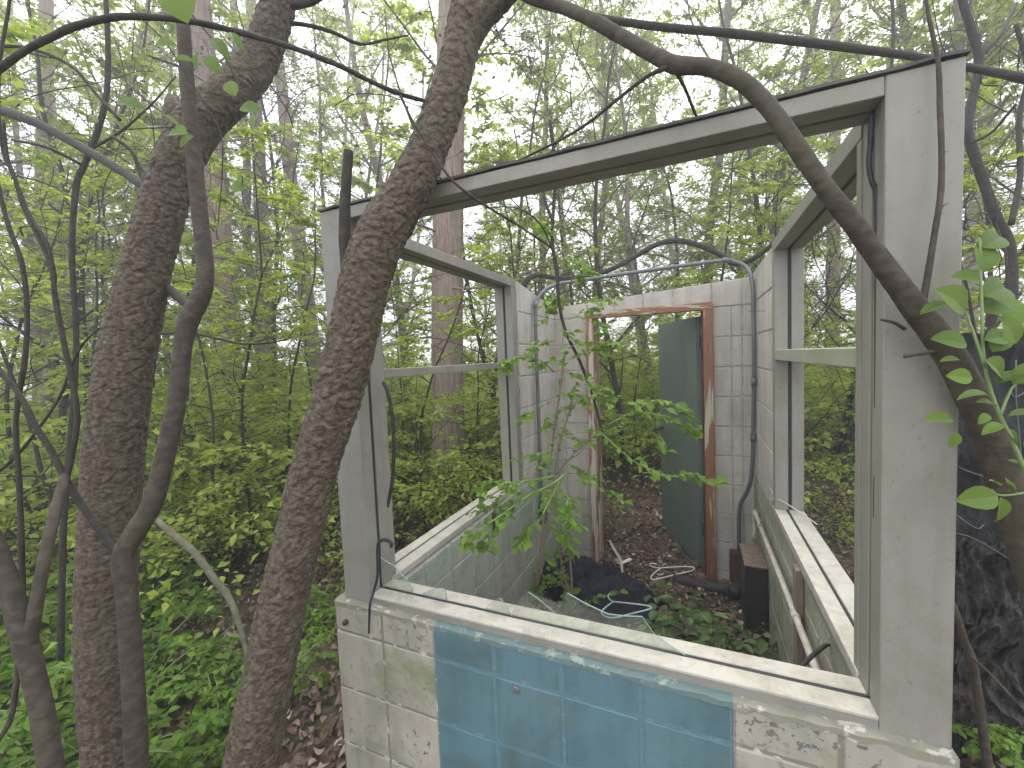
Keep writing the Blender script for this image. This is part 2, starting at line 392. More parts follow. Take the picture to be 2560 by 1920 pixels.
def glass_mat():
    m, n, p, o = mat('dusty_glass'); n.nodes.remove(p)
    tr = n.nodes.new('ShaderNodeBsdfTransparent'); tr.inputs[0].default_value = (.95, .975, .95, 1)
    gl = n.nodes.new('ShaderNodeBsdfGlossy'); gl.inputs['Roughness'].default_value = .03
    df = n.nodes.new('ShaderNodeBsdfDiffuse'); df.inputs[0].default_value = (.34, .36, .30, 1)
    lw = n.nodes.new('ShaderNodeLayerWeight'); lw.inputs[0].default_value = .5; frr = ramp(n, lw.outputs['Facing'], [(0, g(.03)), (.75, g(.07)), (1, g(.5))])
    s1 = n.nodes.new('ShaderNodeMixShader'); s2 = n.nodes.new('ShaderNodeMixShader')
    n.links.new(frr, s1.inputs[0]); n.links.new(tr.outputs[0], s1.inputs[1]); n.links.new(gl.outputs[0], s1.inputs[2])
    n.links.new(ramp(n, noise(n, 30, 6, .7, 0, wpos(n)), [(.3, g(.03)), (.8, g(.20))]), s2.inputs[0])
    n.links.new(s1.outputs[0], s2.inputs[1]); n.links.new(df.outputs[0], s2.inputs[2]); n.links.new(s2.outputs[0], o.inputs[0]); return m
M['glass'] = glass_mat()
M['glass_edge'] = metal('glass_edge', (.22, .29, .26), (.15, .2, .18), .2)

# ------------------------------------------------------------------ ground
def gh(x, y):
    """ground height"""
    p = np.stack([np.asarray(x, float)*.35, np.asarray(y, float)*.35, np.zeros_like(np.asarray(x, float))], -1).reshape(-1, 3)
    h = (fbm(p, 5, 3)-.45)*.5; d = np.hypot(np.ravel(x)-.8, np.ravel(y)-1.0)
    return h*np.clip((d-1.7)/4, 0, 1)
gx = np.concatenate([-np.geomspace(120, 8, 26), np.linspace(-7.7, 7.7, 210), np.geomspace(8, 120, 26)])
gy = gx+1.0; gx = gx+.8
X, Y = np.meshgrid(gx, gy, indexing='ij')
H = gh(X.ravel(), Y.ravel()); micro = (fbm(np.stack([X.ravel()*5, Y.ravel()*5, X.ravel()*0], 1), 9, 4)-.47)*.07
nx, ny = X.shape; I = np.arange(nx-1)[:, None]*ny+np.arange(ny-1)[None, :]
MB().add(np.stack([X.ravel(), Y.ravel(), H+micro], 1), np.stack([I, I+ny, I+ny+1, I+1], -1).reshape(-1, 4)).obj('ground', M['ground'], smooth=True)
tag(bpy.data.objects['ground'], 'brown leaf covered forest floor around the ruined booth', 'ground', kind='structure')

# ------------------------------------------------------------------ booth
W = 1.583; YF, YB = .02, .134; YI = 2.12; YO = 2.25; XLI, XRI = .142, 1.476; ZW = .785
booth = root('ticket_booth', 'roofless white block booth with blue panel, empty grey window frames and rusty door frame', 'booth', (W/2, 1.1, 0))
def courses(mb, lo, hi, rows, cols, ax, m=0, gap=.004, depth=None, inset=.004, mort=1, top=None, colm=None):
    """stacked block faces: ax = thickness axis; rows / cols are joint positions"""
    la = 1-ax
    for j in range(len(rows)-1):
        for i in range(len(cols)-1):
            l = [0, 0, 0]; h = [0, 0, 0]; l[ax] = lo[ax]; h[ax] = hi[ax]
            l[la] = cols[i]+gap; h[la] = cols[i+1]-gap; l[2] = rows[j]+gap; h[2] = rows[j+1]-gap
            mm = m if colm is None else colm(i, j)
            j1 = rng.uniform(-.0012, .0012); l[ax] += j1; h[ax] += j1
            box(mb, l, h, .0035, mm)
    l = [0, 0, rows[0]]; h = [0, 0, rows[-1]-.001]; l[ax] = lo[ax]+inset; h[ax] = hi[ax]-inset; l[la] = cols[0]+.0004; h[la] = cols[-1]-.0004
    box(mb, l, h, 0, mort)
def part(name, mats, parent, fn, smooth=False):
    mb = MB(); fn(mb); return mb.obj(name, mats, parent, smooth)
def shear_top(mb, f, z0):
    """pull the top of a wall down to the sloping line f(x, y)"""
    V = np.concatenate(mb.v); m = V[:, 2] > z0
    z1 = V[m, 2].max(); V[m, 2] = z0+(V[m, 2]-z0)*(f(V[m, 0], V[m, 1])-z0)/(z1-z0); mb.v = [V]
# front wall under the window
mb = MB(); rows = [-.12, .085, .285, .485, .685, ZW]; cols = [0, .2, .4, .6, .8, 1.0, 1.2, 1.4, W]
for _k, (c0, c1, mo) in enumerate(((0, 2, 3), (2, 6, 4), (6, 8, 3))):
    def cm(i, j, c0=c0):
        if c0 == 2: return 1
        return 2 if (j == 4 and i == 1) or (c0 == 6 and j >= 3) else 0
    courses(mb, (0, 0, 0), (0, .15, 0), rows, cols[c0:c1+1], 1, colm=cm, mort=mo, inset=.0035 if c0 != 2 else .0015)
fw = mb.obj('front_wall', [M['paint_white'], M['paint_blue'], M['paint_worn'], M['mortar_white'], M['mortar_blue']], booth)
# crumbly mortar bed on the wall top, anchor bolt
mb = MB(); xs = np.linspace(.004, W-.004, 260); ws = []
for k, (yy, zz) in enumerate(((-.0012, -.012), (-.002, .002), (.012, .006), (.060, .008))):
    nz = fbm(np.stack([xs*28, xs*0+k*3, xs*0], 1), 31+k, 4)-.5
    zed = zz+ (nz*np.where((xs > .39) & (xs < 1.21), .012, .030) if k == 0 else nz*.010)
    ws.append(np.stack([xs, yy+nz*.002, ZW+zed], 1))
V = np.concatenate(ws); I = (np.arange(3)[:, None]*260+np.arange(259)[None, :]).ravel(); Fq = np.stack([I, I+1, I+261, I+260], 1); fx = xs[I % 260]; inb = (fx > .40) & (fx < 1.20); mb.add(V, Fq[~inb]); mb.q.append(Fq[inb]); mb.qm.append(np.full(inb.sum(), 1))
mb.obj('mortar_bed', [M['mortar_crumbly'], M['mortar_teal']], booth, smooth=False)
for (bx, bz, r_) in ((.667, .665, .011), (.045, .716, .008), (.052, .722, .008)):
    part('anchor_bolt', M['conduit'] if bx > .1 else M['rust_dark'], booth, lambda mb: tube(mb, [[bx, .004, bz, r_], [bx, -.006, bz, r_], [bx, -.009, bz, r_*.6]], 12))
# side walls
zr = [.065+.2*k-.2 for k in range(11)]  # -.135 ... 1.865
mb = MB(); yj = [.152, .32, .52, .72, .92, 1.12, 1.32, 1.52, 1.72, 1.92, YI]
rows_low = [z for z in zr if z < .7]+[ZW]
courses(mb, (0, 0, 0), (XLI, 0, 0), rows_low, yj, 0, m=0, mort=1)
mb2 = MB(); courses(mb2, (0, 0, 0), (XLI, 0, 0), [ZW]+[z for z in zr if z > .8]+[2.07], [1.386, 1.52, 1.72, 1.92, YI], 0, m=2, mort=1)
shear_top(mb2, lambda x, y: 2.055-(y-1.386)/(YI-1.386)*.10, 1.87); mb.merge(mb2)
mb.obj('left_wall', [M['paint_mint'], M['mortar_in'], M['paint_inside']], booth)
mb = MB(); courses(mb, (XRI, 0, 0), (W, 0, 0), rows_low, yj, 0, m=0, mort=1)
mb2 = MB(); courses(mb2, (XRI, 0, 0), (W, 0, 0), [ZW]+[z for z in zr if z > .8]+[2.06], [1.28, 1.46, 1.66, 1.88, YI], 0, m=2, mort=1); mb.merge(mb2)
mb.obj('right_wall', [M['paint_green_wall'], M['mortar_in'], M['paint_inside']], booth)
# back wall with the doorway
DX0, DX1, DZ = .40, 1.24, 1.895
mb = MB(); a = lambda c, r_: courses(mb, (0, YI+.001, 0), (0, YO, 0), r_, c, 1, m=0, mort=1)
rr = zr; a([.0, .2, DX0-.001], rr); a([DX1+.001, 1.357, 1.42, W], rr); 
top = [1.865, 2.05]
mt = MB(); courses(mt, (0, YI+.001, 0), (0, YO, 0), [1.902, 2.05], [DX0-.001, .6, .8, 1.0, DX1+.001], 1, m=0, mort=1)
courses(mt, (0, YI+.001, 0), (0, YO, 0), top, [0, .2, DX0-.001], 1, m=0, mort=1); courses(mt, (0, YI+.001, 0), (0, YO, 0), top, [DX1+.001, 1.42, W], 1, m=0, mort=1)
shear_top(mt, lambda x, y: 1.955+np.clip((x-.15)/1.33, -.1, 1.1)*.088, 1.87); mb.merge(mt)
V = np.concatenate(mb.v)
mb.obj('back_wall', [M['paint_inside'], M['mortar_in']], booth)

# grooved aluminium members
def member(mb, lo, hi, dax, m=0, gm=1, g0=.052, g1=.066, inset=None):
    """bar with a dark glazing groove; dax = depth axis; groove faces are recessed on the axes in inset"""
    l1, h1, l2, h2 = list(lo), list(hi), list(lo), list(hi)
    h1[dax] = lo[dax]+g0; l2[dax] = lo[dax]+g1
    box(mb, l1, h1, .0018, m); box(mb, l2, h2, .0018, m)
    lc, hc = list(lo), list(hi); lc[dax] = lo[dax]+g0+.0005; hc[dax] = lo[dax]+g1-.0005
    for ax in range(3):
        if ax != dax: lc[ax] += .006 if (inset is None or ax in inset) else .001; hc[ax] -= .006 if (inset is None or ax in inset) else .001
    box(mb, lc, hc, 0, gm)
ZS0, ZS1, ZH0, ZH1 = ZW+.004, .818, 2.036, 2.073
XO0, XO1 = .141, 1.467
def post(mb, x0, x1, open_hi):
    gi = .006; lo, hi = [x0, YF, ZS0], [x1, YB, ZH1]
    box(mb, lo, (x1, YF+.052, ZH1), .0018, 0); box(mb, (x0, YF+.066, ZS0), hi, .0018, 0)
    box(mb, (x0+(.002 if open_hi else gi), YF+.0525, ZS0+.002), (x1-(gi if open_hi else .002), YF+.0655, ZH1-.002), 0, 1)
wf = part('window_frame', [M['alu'], M['rubber']], booth, lambda mb: (member(mb, (XO0+.0005, YF+.0005, ZH0), (XO1-.0005, YB-.0005, ZH1-.0005), 1), post(mb, .032, XO0, True), post(mb, XO1, 1.578, False)))
part('sill', [M['alu_sill'], M['rubber'], M['alu']], wf, lambda mb: (member(mb, (XO0, YF, ZS0+.02), (XO1, YB, ZS1), 1, 0), box(mb, (XO0+.001, YF+.0015, ZS0), (XO1-.001, YB-.002, ZS0+.0205), 0, 2)))
# left side frame
yl = 1.322
lf = part('window_frame', [M['alu'], M['rubber']], booth, lambda mb: (member(mb, (.022, YB+.001, 2.012), (.134, yl+.06, 2.056), 0),
    member(mb, (.0225, yl, ZS1), (.1335, yl+.058, 2.0115), 0, inset=(1,)), member(mb, (.0225, YB+.001, ZS1), (.1335, YB+.03, 2.0115), 0, inset=(1,))))
part('sill', [M['alu_sill'], M['rubber'], M['alu']], lf, lambda mb: (member(mb, (.022, YB+.001, .792), (.134, yl+.06, ZS1), 0, g0=.046, g1=.058), box(mb, (.0235, YB+.002, ZW), (.1325, yl+.058, .7925), 0, 2)))
part('transom_bar', [M['alu'], M['rubber']], lf, lambda mb: box(mb, (.024, YB+.031, 1.527), (.132, yl-.001, 1.559), .002))
# right side frame
yr = 1.218
rf = part('window_frame', [M['alu'], M['rubber']], booth, lambda mb: (member(mb, (1.464, YB+.001, 2.012), (1.578, yr+.055, 2.060), 0),
    member(mb, (1.4645, yr, .832), (1.5775, yr+.053, 2.0115), 0, inset=(1,)), member(mb, (1.4645, YB+.001, .832), (1.5775, YB+.03, 2.0115), 0, inset=(1,))))
part('sill', [M['alu_sill'], M['rubber'], M['alu']], rf, lambda mb: (member(mb, (1.462, YB+.001, .80), (1.578, yr+.055, .832), 0, g0=.046, g1=.056), box(mb, (1.4635, YB+.002, ZW), (1.5765, yr+.053, .8005), 0, 2)))
part('transom_bar', [M['alu_moss']], rf, lambda mb: box(mb, (1.4655, YB+.031, 1.523), (1.573, yr-.001, 1.569), .002))
# roof flashing remnant: thin crinkled strip on the header
mb = MB(); xs = np.linspace(.025, 1.582, 240); nz = fbm(np.stack([xs*9, xs*0, xs*0], 1), 3, 4)-.47
rowsv = []
for yy, dz in ((YF-.006, .001), (YF-.004, .008), (YB-.01, .009), (YB-.01, .001)):
    rowsv.append(np.stack([xs, yy+nz*.01, ZH1+dz+np.abs(nz)*.014], 1))
V = np.concatenate(rowsv); I = (np.arange(4)[:, None]*240+np.arange(239)[None, :]); J = np.roll(I, -1, axis=0)
mb.add(V, np.stack([I, I+1, J+1, J], -1).reshape(-1, 4)); mb.obj('roof_flashing', M['roofing'], booth)

# broken glass along the front sill
def shard(pts, y0=.0785, th=.005, parent=wf, ax=1, name='glass_shard'):
    P = np.array(pts); n = len(P); mb = MB(); F = np.zeros((n, 3)); F[:, 2] = P[:, 1]+EZ; F[:, 1-ax] = P[:, 0]; F[:, ax] = y0
    G = F.copy(); G[:, ax] += th; c0 = F.mean(0); c1 = G.mean(0)
    mb.add(np.concatenate([F, [c0], G, [c1]]), None, [[n, (i+1) % n, i] for i in range(n)]+[[2*n+1, n+1+i, n+1+(i+1) % n] for i in range(n)], m=0)
    mb.add(np.concatenate([F, G]), [[i, (i+1) % n, n+(i+1) % n, n+i] for i in range(n)], m=1)
    mb.obj(name, [M['glass'], M['glass_edge']], parent)
B0 = -.763
shard([(.142, B0), (.142, -.655), (.168, -.668), (.195, -.675), (.224, -.700), (.245, -.712), (.268, -.744), (.262, B0)])
shard([(.303, B0), (.309, -.750), (.340, -.733), (.372, -.721), (.395, -.722), (.402, B0)])
shard([(.535, B0), (.545, -.745), (.590, -.712), (.612, -.738), (.625, B0)])
shard([(.627, B0), (.630, -.742), (.655, -.700), (.681, -.675), (.711, -.690), (.764, -.724), (.776, -.690), (.799, -.656), (.850, -.676), (.911, -.693), (.960, -.688), (.999, -.681), (1.012, -.700), (1.027, -.721), (1.060, -.741), (1.108, B0)])
shard([(.17, -.016), (.17, .20), (.19, .21), (.20, .10), (.235, .02), (.25, -.016)], y0=.076, parent=lf, ax=0)
# hanging gasket strips
def P4(rows):   # rows of (u, v, t, width in photo pixels)
    return np.array([[*at(u, v, t), wd/2*t/FPX] for u, v, t, wd in rows])
def ribbon(name, rows, mt, parent, n=6, sm=8):
    mb = MB(); tube(mb, smoothpath(P4(rows), sm), n); return mb.obj(name, mt, parent, smooth=True)
def tOnY(u, v, y): d = FW+RT*(u-1280)/FPX+UP*(960-v)/FPX; return (y-CAM[1])/d[1]
def rowsY(y, pts): return [(u, v, tOnY(u, v, y), wd) for u, v, wd in pts]
ribbon('gasket_strip', rowsY(.075, [(958, 955, 9), (972, 990, 9), (982, 1060, 9), (984, 1140, 9), (981, 1200, 9), (972, 1250, 8), (970, 1268, 5)]), M['rubber'], wf)
ribbon('gasket_strip', rowsY(.06, [(2178, 285, 12), (2176, 360, 12), (2172, 410, 12), (2180, 455, 12), (2190, 480, 12), (2192, 560, 12), (2193, 800, 12), (2192, 1100, 12), (2190, 1300, 12), (2193, 1500, 10), (2197, 1620, 10), (2202, 1728, 9)]), M['rubber'], wf)
ribbon('gasket_strip', rowsY(.075, [(1760, 1665, 8), (1850, 1686, 11), (1950, 1708, 12), (2060, 1728, 12), (2176, 1748, 12)]), M['rubber'], wf)
ribbon('gasket_strip', rowsY(.075, [(1760, 1664, 5), (1738, 1651, 4), (1722, 1652, 4), (1716, 1672, 4)]), M['conduit'], wf)
ribbon('cable', rowsY(.028, [(948, 1350, 8), (946, 1400, 9), (944, 1440, 7), (934, 1480, 6)])+rowsY(-.008, [(925, 1510, 6), (923, 1545, 5), (922, 1583, 5)]), M['rubber'], wf)
ribbon('cable', rowsY(.03, [(945, 1430, 8), (945, 1370, 9), (951, 1352, 9), (966, 1350, 9), (978, 1358, 9), (977, 1368, 8)]), M['rubber'], wf)

# door frame and door
YD0, YD1 = YI-.035, YO+.012
def jamb(mb, x0, x1, inner, m0, m1):
    box(mb, (x0, YD0, -.05), (x1, YD0+.05, 1.848), .003, m0)
    a0, a1 = (x1-.02, x1+.012) if inner > 0 else (x0-.012, x0+.02)
    box(mb, (a0, YD0+.0503, -.05), (a1, YD1, 1.8475), .002, m1)
part('door_frame', [M['rust_pale'], M['rust_frame'], M['rust_dark'], M['rust_lintel']], booth, lambda mb: (jamb(mb, .392, .438, 1, 0, 0), jamb(mb, 1.186, 1.245, -1, 1, 2),
    box(mb, (.392, YD0, 1.849), (1.245, YD0+.05, 1.898), .003, 3), box(mb, (.437, YD0+.0503, 1.86), (1.187, YD1, 1.897), .002, 1)))
mb = MB(); hx, hy = 1.158, YD1-.02; ex, ey = .862, 2.90
dl = np.array([ex-hx, ey-hy]); L_ = np.hypot(*dl); dl /= L_; dn = np.array([-dl[1], dl[0]])
bx = MB(); box(bx, (0, -.022, .0), (L_, .022, 1.80), .002)
Vd = np.concatenate(bx.v); yy = Vd[:, 0]/L_
Vn = np.stack([hx+dl[0]*Vd[:, 0]+dn[0]*Vd[:, 1], hy+dl[1]*Vd[:, 0]+dn[1]*Vd[:, 1], Vd[:, 2]+.02], 1)
door = MB().add(Vn, np.concatenate(bx.q), np.concatenate(bx.t)).obj('door', M['door_green'], booth)
for hz in (.25, .95, 1.6):
    part('hinge', M['rust_dark'], door, lambda mb: tube(mb, [[hx+.012, hy-.012, hz, .009], [hx+.012, hy-.012, hz+.09, .009]], 8))
kp = np.array([hx+dl[0]*(L_-.07), hy+dl[1]*(L_-.07)])
part('handle', M['conduit'], door, lambda mb: tube(mb, [[kp[0]-dn[0]*.02, kp[1]-dn[1]*.02, .93, .012], [kp[0]+dn[0]*.06, kp[1]+dn[1]*.06, .93, .012], [kp[0]+dn[0]*.062, kp[1]+dn[1]*.062, .93, .026], [kp[0]+dn[0]*.085, kp[1]+dn[1]*.085, .93, .024]], 12), True)

# conduits
def pipe(name, pts, r, mt, couplers=(), n=12, sm=5):
    mb = MB(); P = smoothpath([[*p, r] for p in pts], sm); tube(mb, P, n)
    for k in couplers:
        i = int(k*(len(P)-1)); d = P[min(i+1, len(P)-1), :3]-P[i, :3]; d /= np.linalg.norm(d)+1e-9
        tube(mb, [[*(P[i, :3]-d*.022), r*1.28], [*(P[i, :3]+d*.022), r*1.28]], n)
    return mb.obj(name, mt, booth, smooth=True)
pipe('conduit', [(.172, 1.60, .56), (.172, 1.605, 1.0), (.172, 1.612, 1.6), (.172, 1.625, 1.88), (.178, 1.65, 1.96), (.215, 1.72, 2.035), (.28, 1.80, 2.075), (.34, 1.84, 2.088), (.8, 1.93, 2.12), (1.28, 1.98, 2.138), (1.37, 1.975, 2.12), (1.43, 1.95, 2.07), (1.455, 1.90, 1.97), (1.457, 1.88, 1.8), (1.457, 1.87, 1.55), (1.457, 1.93, 1.1), (1.452, 1.98, .80), (1.43, 2.03, .66), (1.395, 2.075, .56), (1.385, 2.085, .45), (1.385, 2.09, .24)], .0125, M['conduit'], (.17, .46, .72, .76))
part('junction_box', M['rust_dark'], booth, lambda mb: box(mb, (1.325, 2.02, .02), (1.415, 2.082, .245), .004))
part('junction_box', M['conduit'], booth, lambda mb: tube(mb, smoothpath([[.172, 1.60, .60, .018], [.18, 1.63, .55, .035], [.18, 1.64, .50, .036], [.178, 1.62, .455, .02]], 4), 10), True)
pipe('water_pipe', [(1.447, 1.825, .42), (1.447, 1.83, .52), (1.447, 1.82, .595), (1.447, 1.78, .608), (1.447, 1.33, .612), (1.447, .92, .622), (1.447, .64, .625), (1.447, .30, .628)], .011, M['pipe_white'], (.45, .85))
pipe('thin_wire', [(1.43, 1.80, .43), (1.44, 1.55, .62), (1.45, 1.38, .80), (1.466, 1.24, .87), (1.50, 1.20, .87), (1.56, 1.16, .838), (1.60, 1.1, .82)], .003, M['pipe_white'], n=6)
for (p0, p1) in (((.155, 1.0, .765), (.165, .985, .66)),):
    part('bracket', M['rust_dark'], booth, lambda mb: box(mb, (.1425, .92, .655), (.156, .95, .775), .003))
# algae-stained timber strip on the right wall
part('batten', M['wood'], booth, lambda mb: box(mb, (1.45, .70, .05), (1.4745, .755, .79), .003))

# ------------------------------------------------------------------ things inside the booth
def thing(name, label, cat, mb, mats, loc, smooth=True, group=None):
    return tag(mb.obj(name, mats, None, smooth, loc), label, cat, group)
c = root('cabinet', 'tall narrow black box with brown top standing against the right inner wall', 'box', (1.42, 1.64, 0))
part('body', M['black'], c, lambda mb: box(mb, (1.365, 1.50, -.03), (1.474, 1.78, .405), .004))
part('top_panel', M['wood'], c, lambda mb: box(mb, (1.362, 1.496, .4055), (1.4745, 1.784, .414), .002))
mb = MB(); tube(mb, smoothpath([[.98, 1.93, .045, .036], [1.12, 1.90, .05, .037], [1.24, 1.88, .055, .037], [1.30, 1.86, .06, .040], [1.335, 1.83, .075, .042], [1.345, 1.80, .12, .038]], 5), 14)
thing('elbow_pipe', 'dark grey plastic pipe with elbow lying on the floor beside the black box', 'pipe', mb, M['black'], (1.15, 1.88, 0))

def heap(name, label, cat, c, rx, ry, hz, mt, seed, n=150, amp=.45, fold=6):
    mb = MB(); th, ra = np.meshgrid(np.linspace(0, 2*np.pi, n, endpoint=False), np.linspace(0, 1, n//2), indexing='ij')
    edge = 1+.28*np.sin(2*th+seed)+.15*np.sin(3*th+seed*2)+.08*np.sin(7*th)
    x = np.cos(th)*ra*rx*edge; y = np.sin(th)*ra*ry*edge
    P = np.stack([x.ravel()*fold/.3, y.ravel()*fold/.3, x.ravel()*0], 1)
    rid = 1-np.abs(2*fbm(P*.4, seed, 4)-.95)*1.6
    z = hz*np.clip(1-ra.ravel()**2.5, 0, 1)*(.45+amp*rid+.5*(1-np.abs(2*fbm(P*1.1+9, seed+5, 3)-.9)*2)*.4)+.01
    V = np.stack([x.ravel()+c[0], y.ravel()+c[1], z+c[2]-.02*(ra.ravel() > .97)], 1)
    m_ = n//2; i = np.arange(n)[:, None]*m_; j = np.arange(m_-1)[None, :]; i2 = ((np.arange(n)+1) % n)[:, None]*m_
    mb.add(V, np.stack([i+j, i+j+1, i2+j+1, i2+j], -1).reshape(-1, 4)); return thing(name, label, cat, mb, mt, c)
heap('cloth_heap', 'crumpled black cloth heaped on the floor in the far left corner', 'cloth', (.50, 1.60, 0), .42, .30, .22, M['cloth_navy'], 3)
def onz(u, v, z): d = FW+RT*(u-1280)/FPX+UP*(960-v)/FPX; return CAM+d*((z-CAM[2])/d[2])
def hanger(mats, name, label, body, hook, z0, z1, loc):
    mb = MB(); 
    for pl_ in (body, hook):
        P = np.array([[*onz(u, v, z0+(z1-z0)*h), .0042] for u, v, h in pl_]); tube(mb, smoothpath(P, 4), 7)
    return thing(name, label, 'hanger', mb, mats, loc)
hanger(M['white_plastic'], 'clothes_hanger', 'white plastic clothes hanger lying on dead leaves in the doorway', [(1652, 1420, .5), (1690, 1417, .7), (1728, 1417, 1), (1736, 1421, 1), (1728, 1427, .9), (1690, 1436, .5), (1650, 1446, .2), (1634, 1449, .1), (1627, 1444, .1), (1636, 1432, .3), (1652, 1420, .5)], [(1652, 1420, .5), (1640, 1419, .6), (1629, 1416, .8), (1624, 1411, 1), (1630, 1408, 1), (1642, 1410, 1)], .04, .10, (.9, 2.05, 0))
hanger(M['blue_plastic'], 'clothes_hanger', 'pale turquoise clothes hanger lying on the black cloth heap', [(1533, 1504, .5), (1570, 1508, .6), (1618, 1514, .8), (1628, 1519, .8), (1620, 1524, .8), (1580, 1534, .6), (1530, 1545, .4), (1505, 1535, .3), (1510, 1522, .4), (1533, 1504, .5)], [(1533, 1504, .5), (1524, 1498, .7), (1520, 1490, 1), (1526, 1484, 1), (1536, 1487, 1)], .17, .22, (.66, 1.48, 0))
mb = MB(); tube(mb, P4([(1500, 1322, 4.0, 18), (1570, 1302, 4.15, 17), (1640, 1280, 4.3, 14)]), 6)
thing('mossy_plank', 'mossy greenish plank lying on the ground beyond the doorway', 'plank', mb, M['wood_moss'], ongrd(1570, 4.1), False)
mb = MB(); tube(mb, smoothpath(P4([(1524, 1352, 3.1, 6), (1538, 1378, 3.0, 7), (1552, 1402, 2.9, 7), (1556, 1435, 2.8, 6)]), 4), 6)
thing('stick', 'bare grey stick lying in the doorway beside the hanger', 'stick', mb, M['wood_pale'], ongrd(1540, 3.0))
mb = MB(); box(mb, (0, 0, 0), (.13, .03, .006), .001); V = np.concatenate(mb.v); mb.v = [V@np.array([[.5, .86, 0], [-.86, .5, 0], [0, 0, 1]])+np.array([.62, 2.0, .05])]
thing('broken_slat', 'short white broken slat on the leaves just inside the doorway', 'slat', mb, M['white_plastic'], (.62, 2.0, .05), False)
mb = MB(); tube(mb, smoothpath(P4([(1998, 1672, 1.12, 10), (2030, 1640, 1.15, 11), (2060, 1616, 1.18, 10), (2075, 1612, 1.2, 5), (2086, 1614, 1.2, 3)]), 4), 8)
thing('dead_branch', 'short dark dead branch leaning inside the booth by the right sill', 'branch', mb, M['bark_dark'], (1.36, .5, .70))
# ------------------------------------------------------------------ hand placed near trees
def cherry(amp, sc, seed, el=.8):
    def f(V):
        P = V*np.array([.9, .9, el])*sc; Wp = P+ (np.stack([vnoise(P*.7, seed+i) for i in (7, 8, 9)], 1)-.5)*1.1
        d1, d2, h, off = voro(Wp, seed)
        e = np.clip((d2-d1)*3.2, 0, 1)
        tilt = np.clip(off[:, 2]*-1.6, -.7, .9)
        f1 = fbm(P*2.2, seed+40, 3)-.45
        f3 = fbm(V*160, seed+60, 3)-.45
        d = amp*(e*(.3+.8*h)+tilt*.5*e+f1*1.1+f3*.55-.5)
        return d, np.clip(e*.45*(.4+h)+f1*.9+f3*.6+.12, 0, 1)
    return f
def lump(amp, sc, seed):
    return lambda V: ((fbm(V*sc, seed, 4)-.47)*amp*2, np.clip(fbm(V*sc*1.7, seed+3, 4), 0, 1))
def base_to_ground(rows):
    return rows
def treeroot(name, label, cat, rows, group=None):
    p = at(*rows[0][:3]); return root(name, label, cat, (p[0], p[1], 0), group)
def limb(parent, name, rows, mt, n=10, sm=6, disp=None, taper=None):
    P = P4(rows); mb = MB(); tube(mb, smoothpath(P, sm), n, disp=disp)
    return mb.obj(name, mt, parent, smooth=True)
def gnd(rows, k=1.15, dx=0):
    """continue the first row of a trunk down into the ground"""
    p = P4(rows); q = p[0].copy(); d = p[0]-p[1]; s_ = (q[2]+.12)/max(.2, abs(d[2])); q[:2] += d[:2]*min(s_, 3)*.5; q[2] = -.12; q[3] *= k
    mid = (q+p[0])/2; mid[3] = p[0][3]*1.03
    return np.vstack([[q], [mid], p])
def stem(mb, rows, n=10, sm=6, disp=None, ground=False):
    P = gnd(rows) if ground else P4(rows)
    tube(mb, smoothpath(P, sm), n, disp=disp); return mb

TA = 1.12
A = [(629, 1920, 1.12, 125.4), (668, 1710, 1.12, 119.7), (709, 1504, 1.12, 114), (755, 1310, 1.12, 111.1), (791, 1157, 1.12, 111.1), (835, 1020, 1.12, 114.9), (862, 926, 1.12, 117.8), (890, 810, 1.12, 117.8), (915, 694, 1.12, 121.6), (958, 579, 1.12, 121.6), (1028, 463, 1.12, 106.4), (1080, 347, 1.12, 95.9), (1122, 231, 1.12, 93.1), (1152, 116, 1.12, 88.3), (1172, 0, 1.12, 83.6), (1186, -130, 1.12, 79.8), (1192, -320, 1.12, 74.1)]
A += [(1215, -750, 1.16, 66), (1190, -1400, 1.25, 50), (1230, -2300, 1.4, 26)]
ta = treeroot('cherry_tree', 'thick leaning cherry tree with scaly dark bark in front of the left window post', 'tree', A)
mb = MB(); tube(mb, smoothpath(gnd(A), 52), 190, disp=cherry(.0036, 38, 11, .95))
mb.obj('trunk', M['bark_cherry'], ta, smooth=True)
mb = MB(); stem(mb, [(884, 690, 1.13, 60), (868, 640, 1.13, 36), (862, 600, 1.12, 29), (862, 530, 1.12, 27), (866, 450, 1.12, 25), (870, 400, 1.12, 24), (871, 378, 1.12, 22)], 20, 10, lump(.0015, 60, 4)); mb.obj('broken_stub', M['bark_dark'], ta, smooth=True)
mb = MB(); stem(mb, [(1168, 110, 1.12, 60), (1210, 40, 1.1, 62), (1262, -10, 1.07, 54), (1330, -80, 1.0, 46), (1420, -180, .95, 40)], 30, 12, cherry(.003, 34, 5)); mb.obj('branch', M['bark_cherry'], ta, smooth=True)

Bt = [(290, 1920, 1.35, 119), (272, 1735, 1.35, 119), (268, 1504, 1.35, 120), (274, 1330, 1.35, 118.1), (284, 1157, 1.35, 120), (297, 1040, 1.35, 118.1), (312, 926, 1.35, 117.2), (334, 810, 1.35, 111.6), (360, 694, 1.35, 104.2), (390, 579, 1.35, 100.4), (424, 463, 1.35, 95.8), (455, 385, 1.35, 97.7), (505, 300, 1.36, 100.4), (585, 228, 1.38, 93), (648, 145, 1.4, 85.6), (685, 50, 1.4, 78.1), (702, -40, 1.4, 72.5), (712, -260, 1.4, 65.1)]
Bt += [(730, -700, 1.45, 58), (700, -1400, 1.5, 42), (740, -2300, 1.6, 22)]
tb = treeroot('cherry_tree', 'thick crooked cherry tree at the left that bends right near the top', 'tree', Bt)
mb = MB(); tube(mb, smoothpath(gnd(Bt), 46), 180, disp=cherry(.0038, 35, 23, .95)); mb.obj('trunk', M['bark_cherry'], tb, smooth=True)
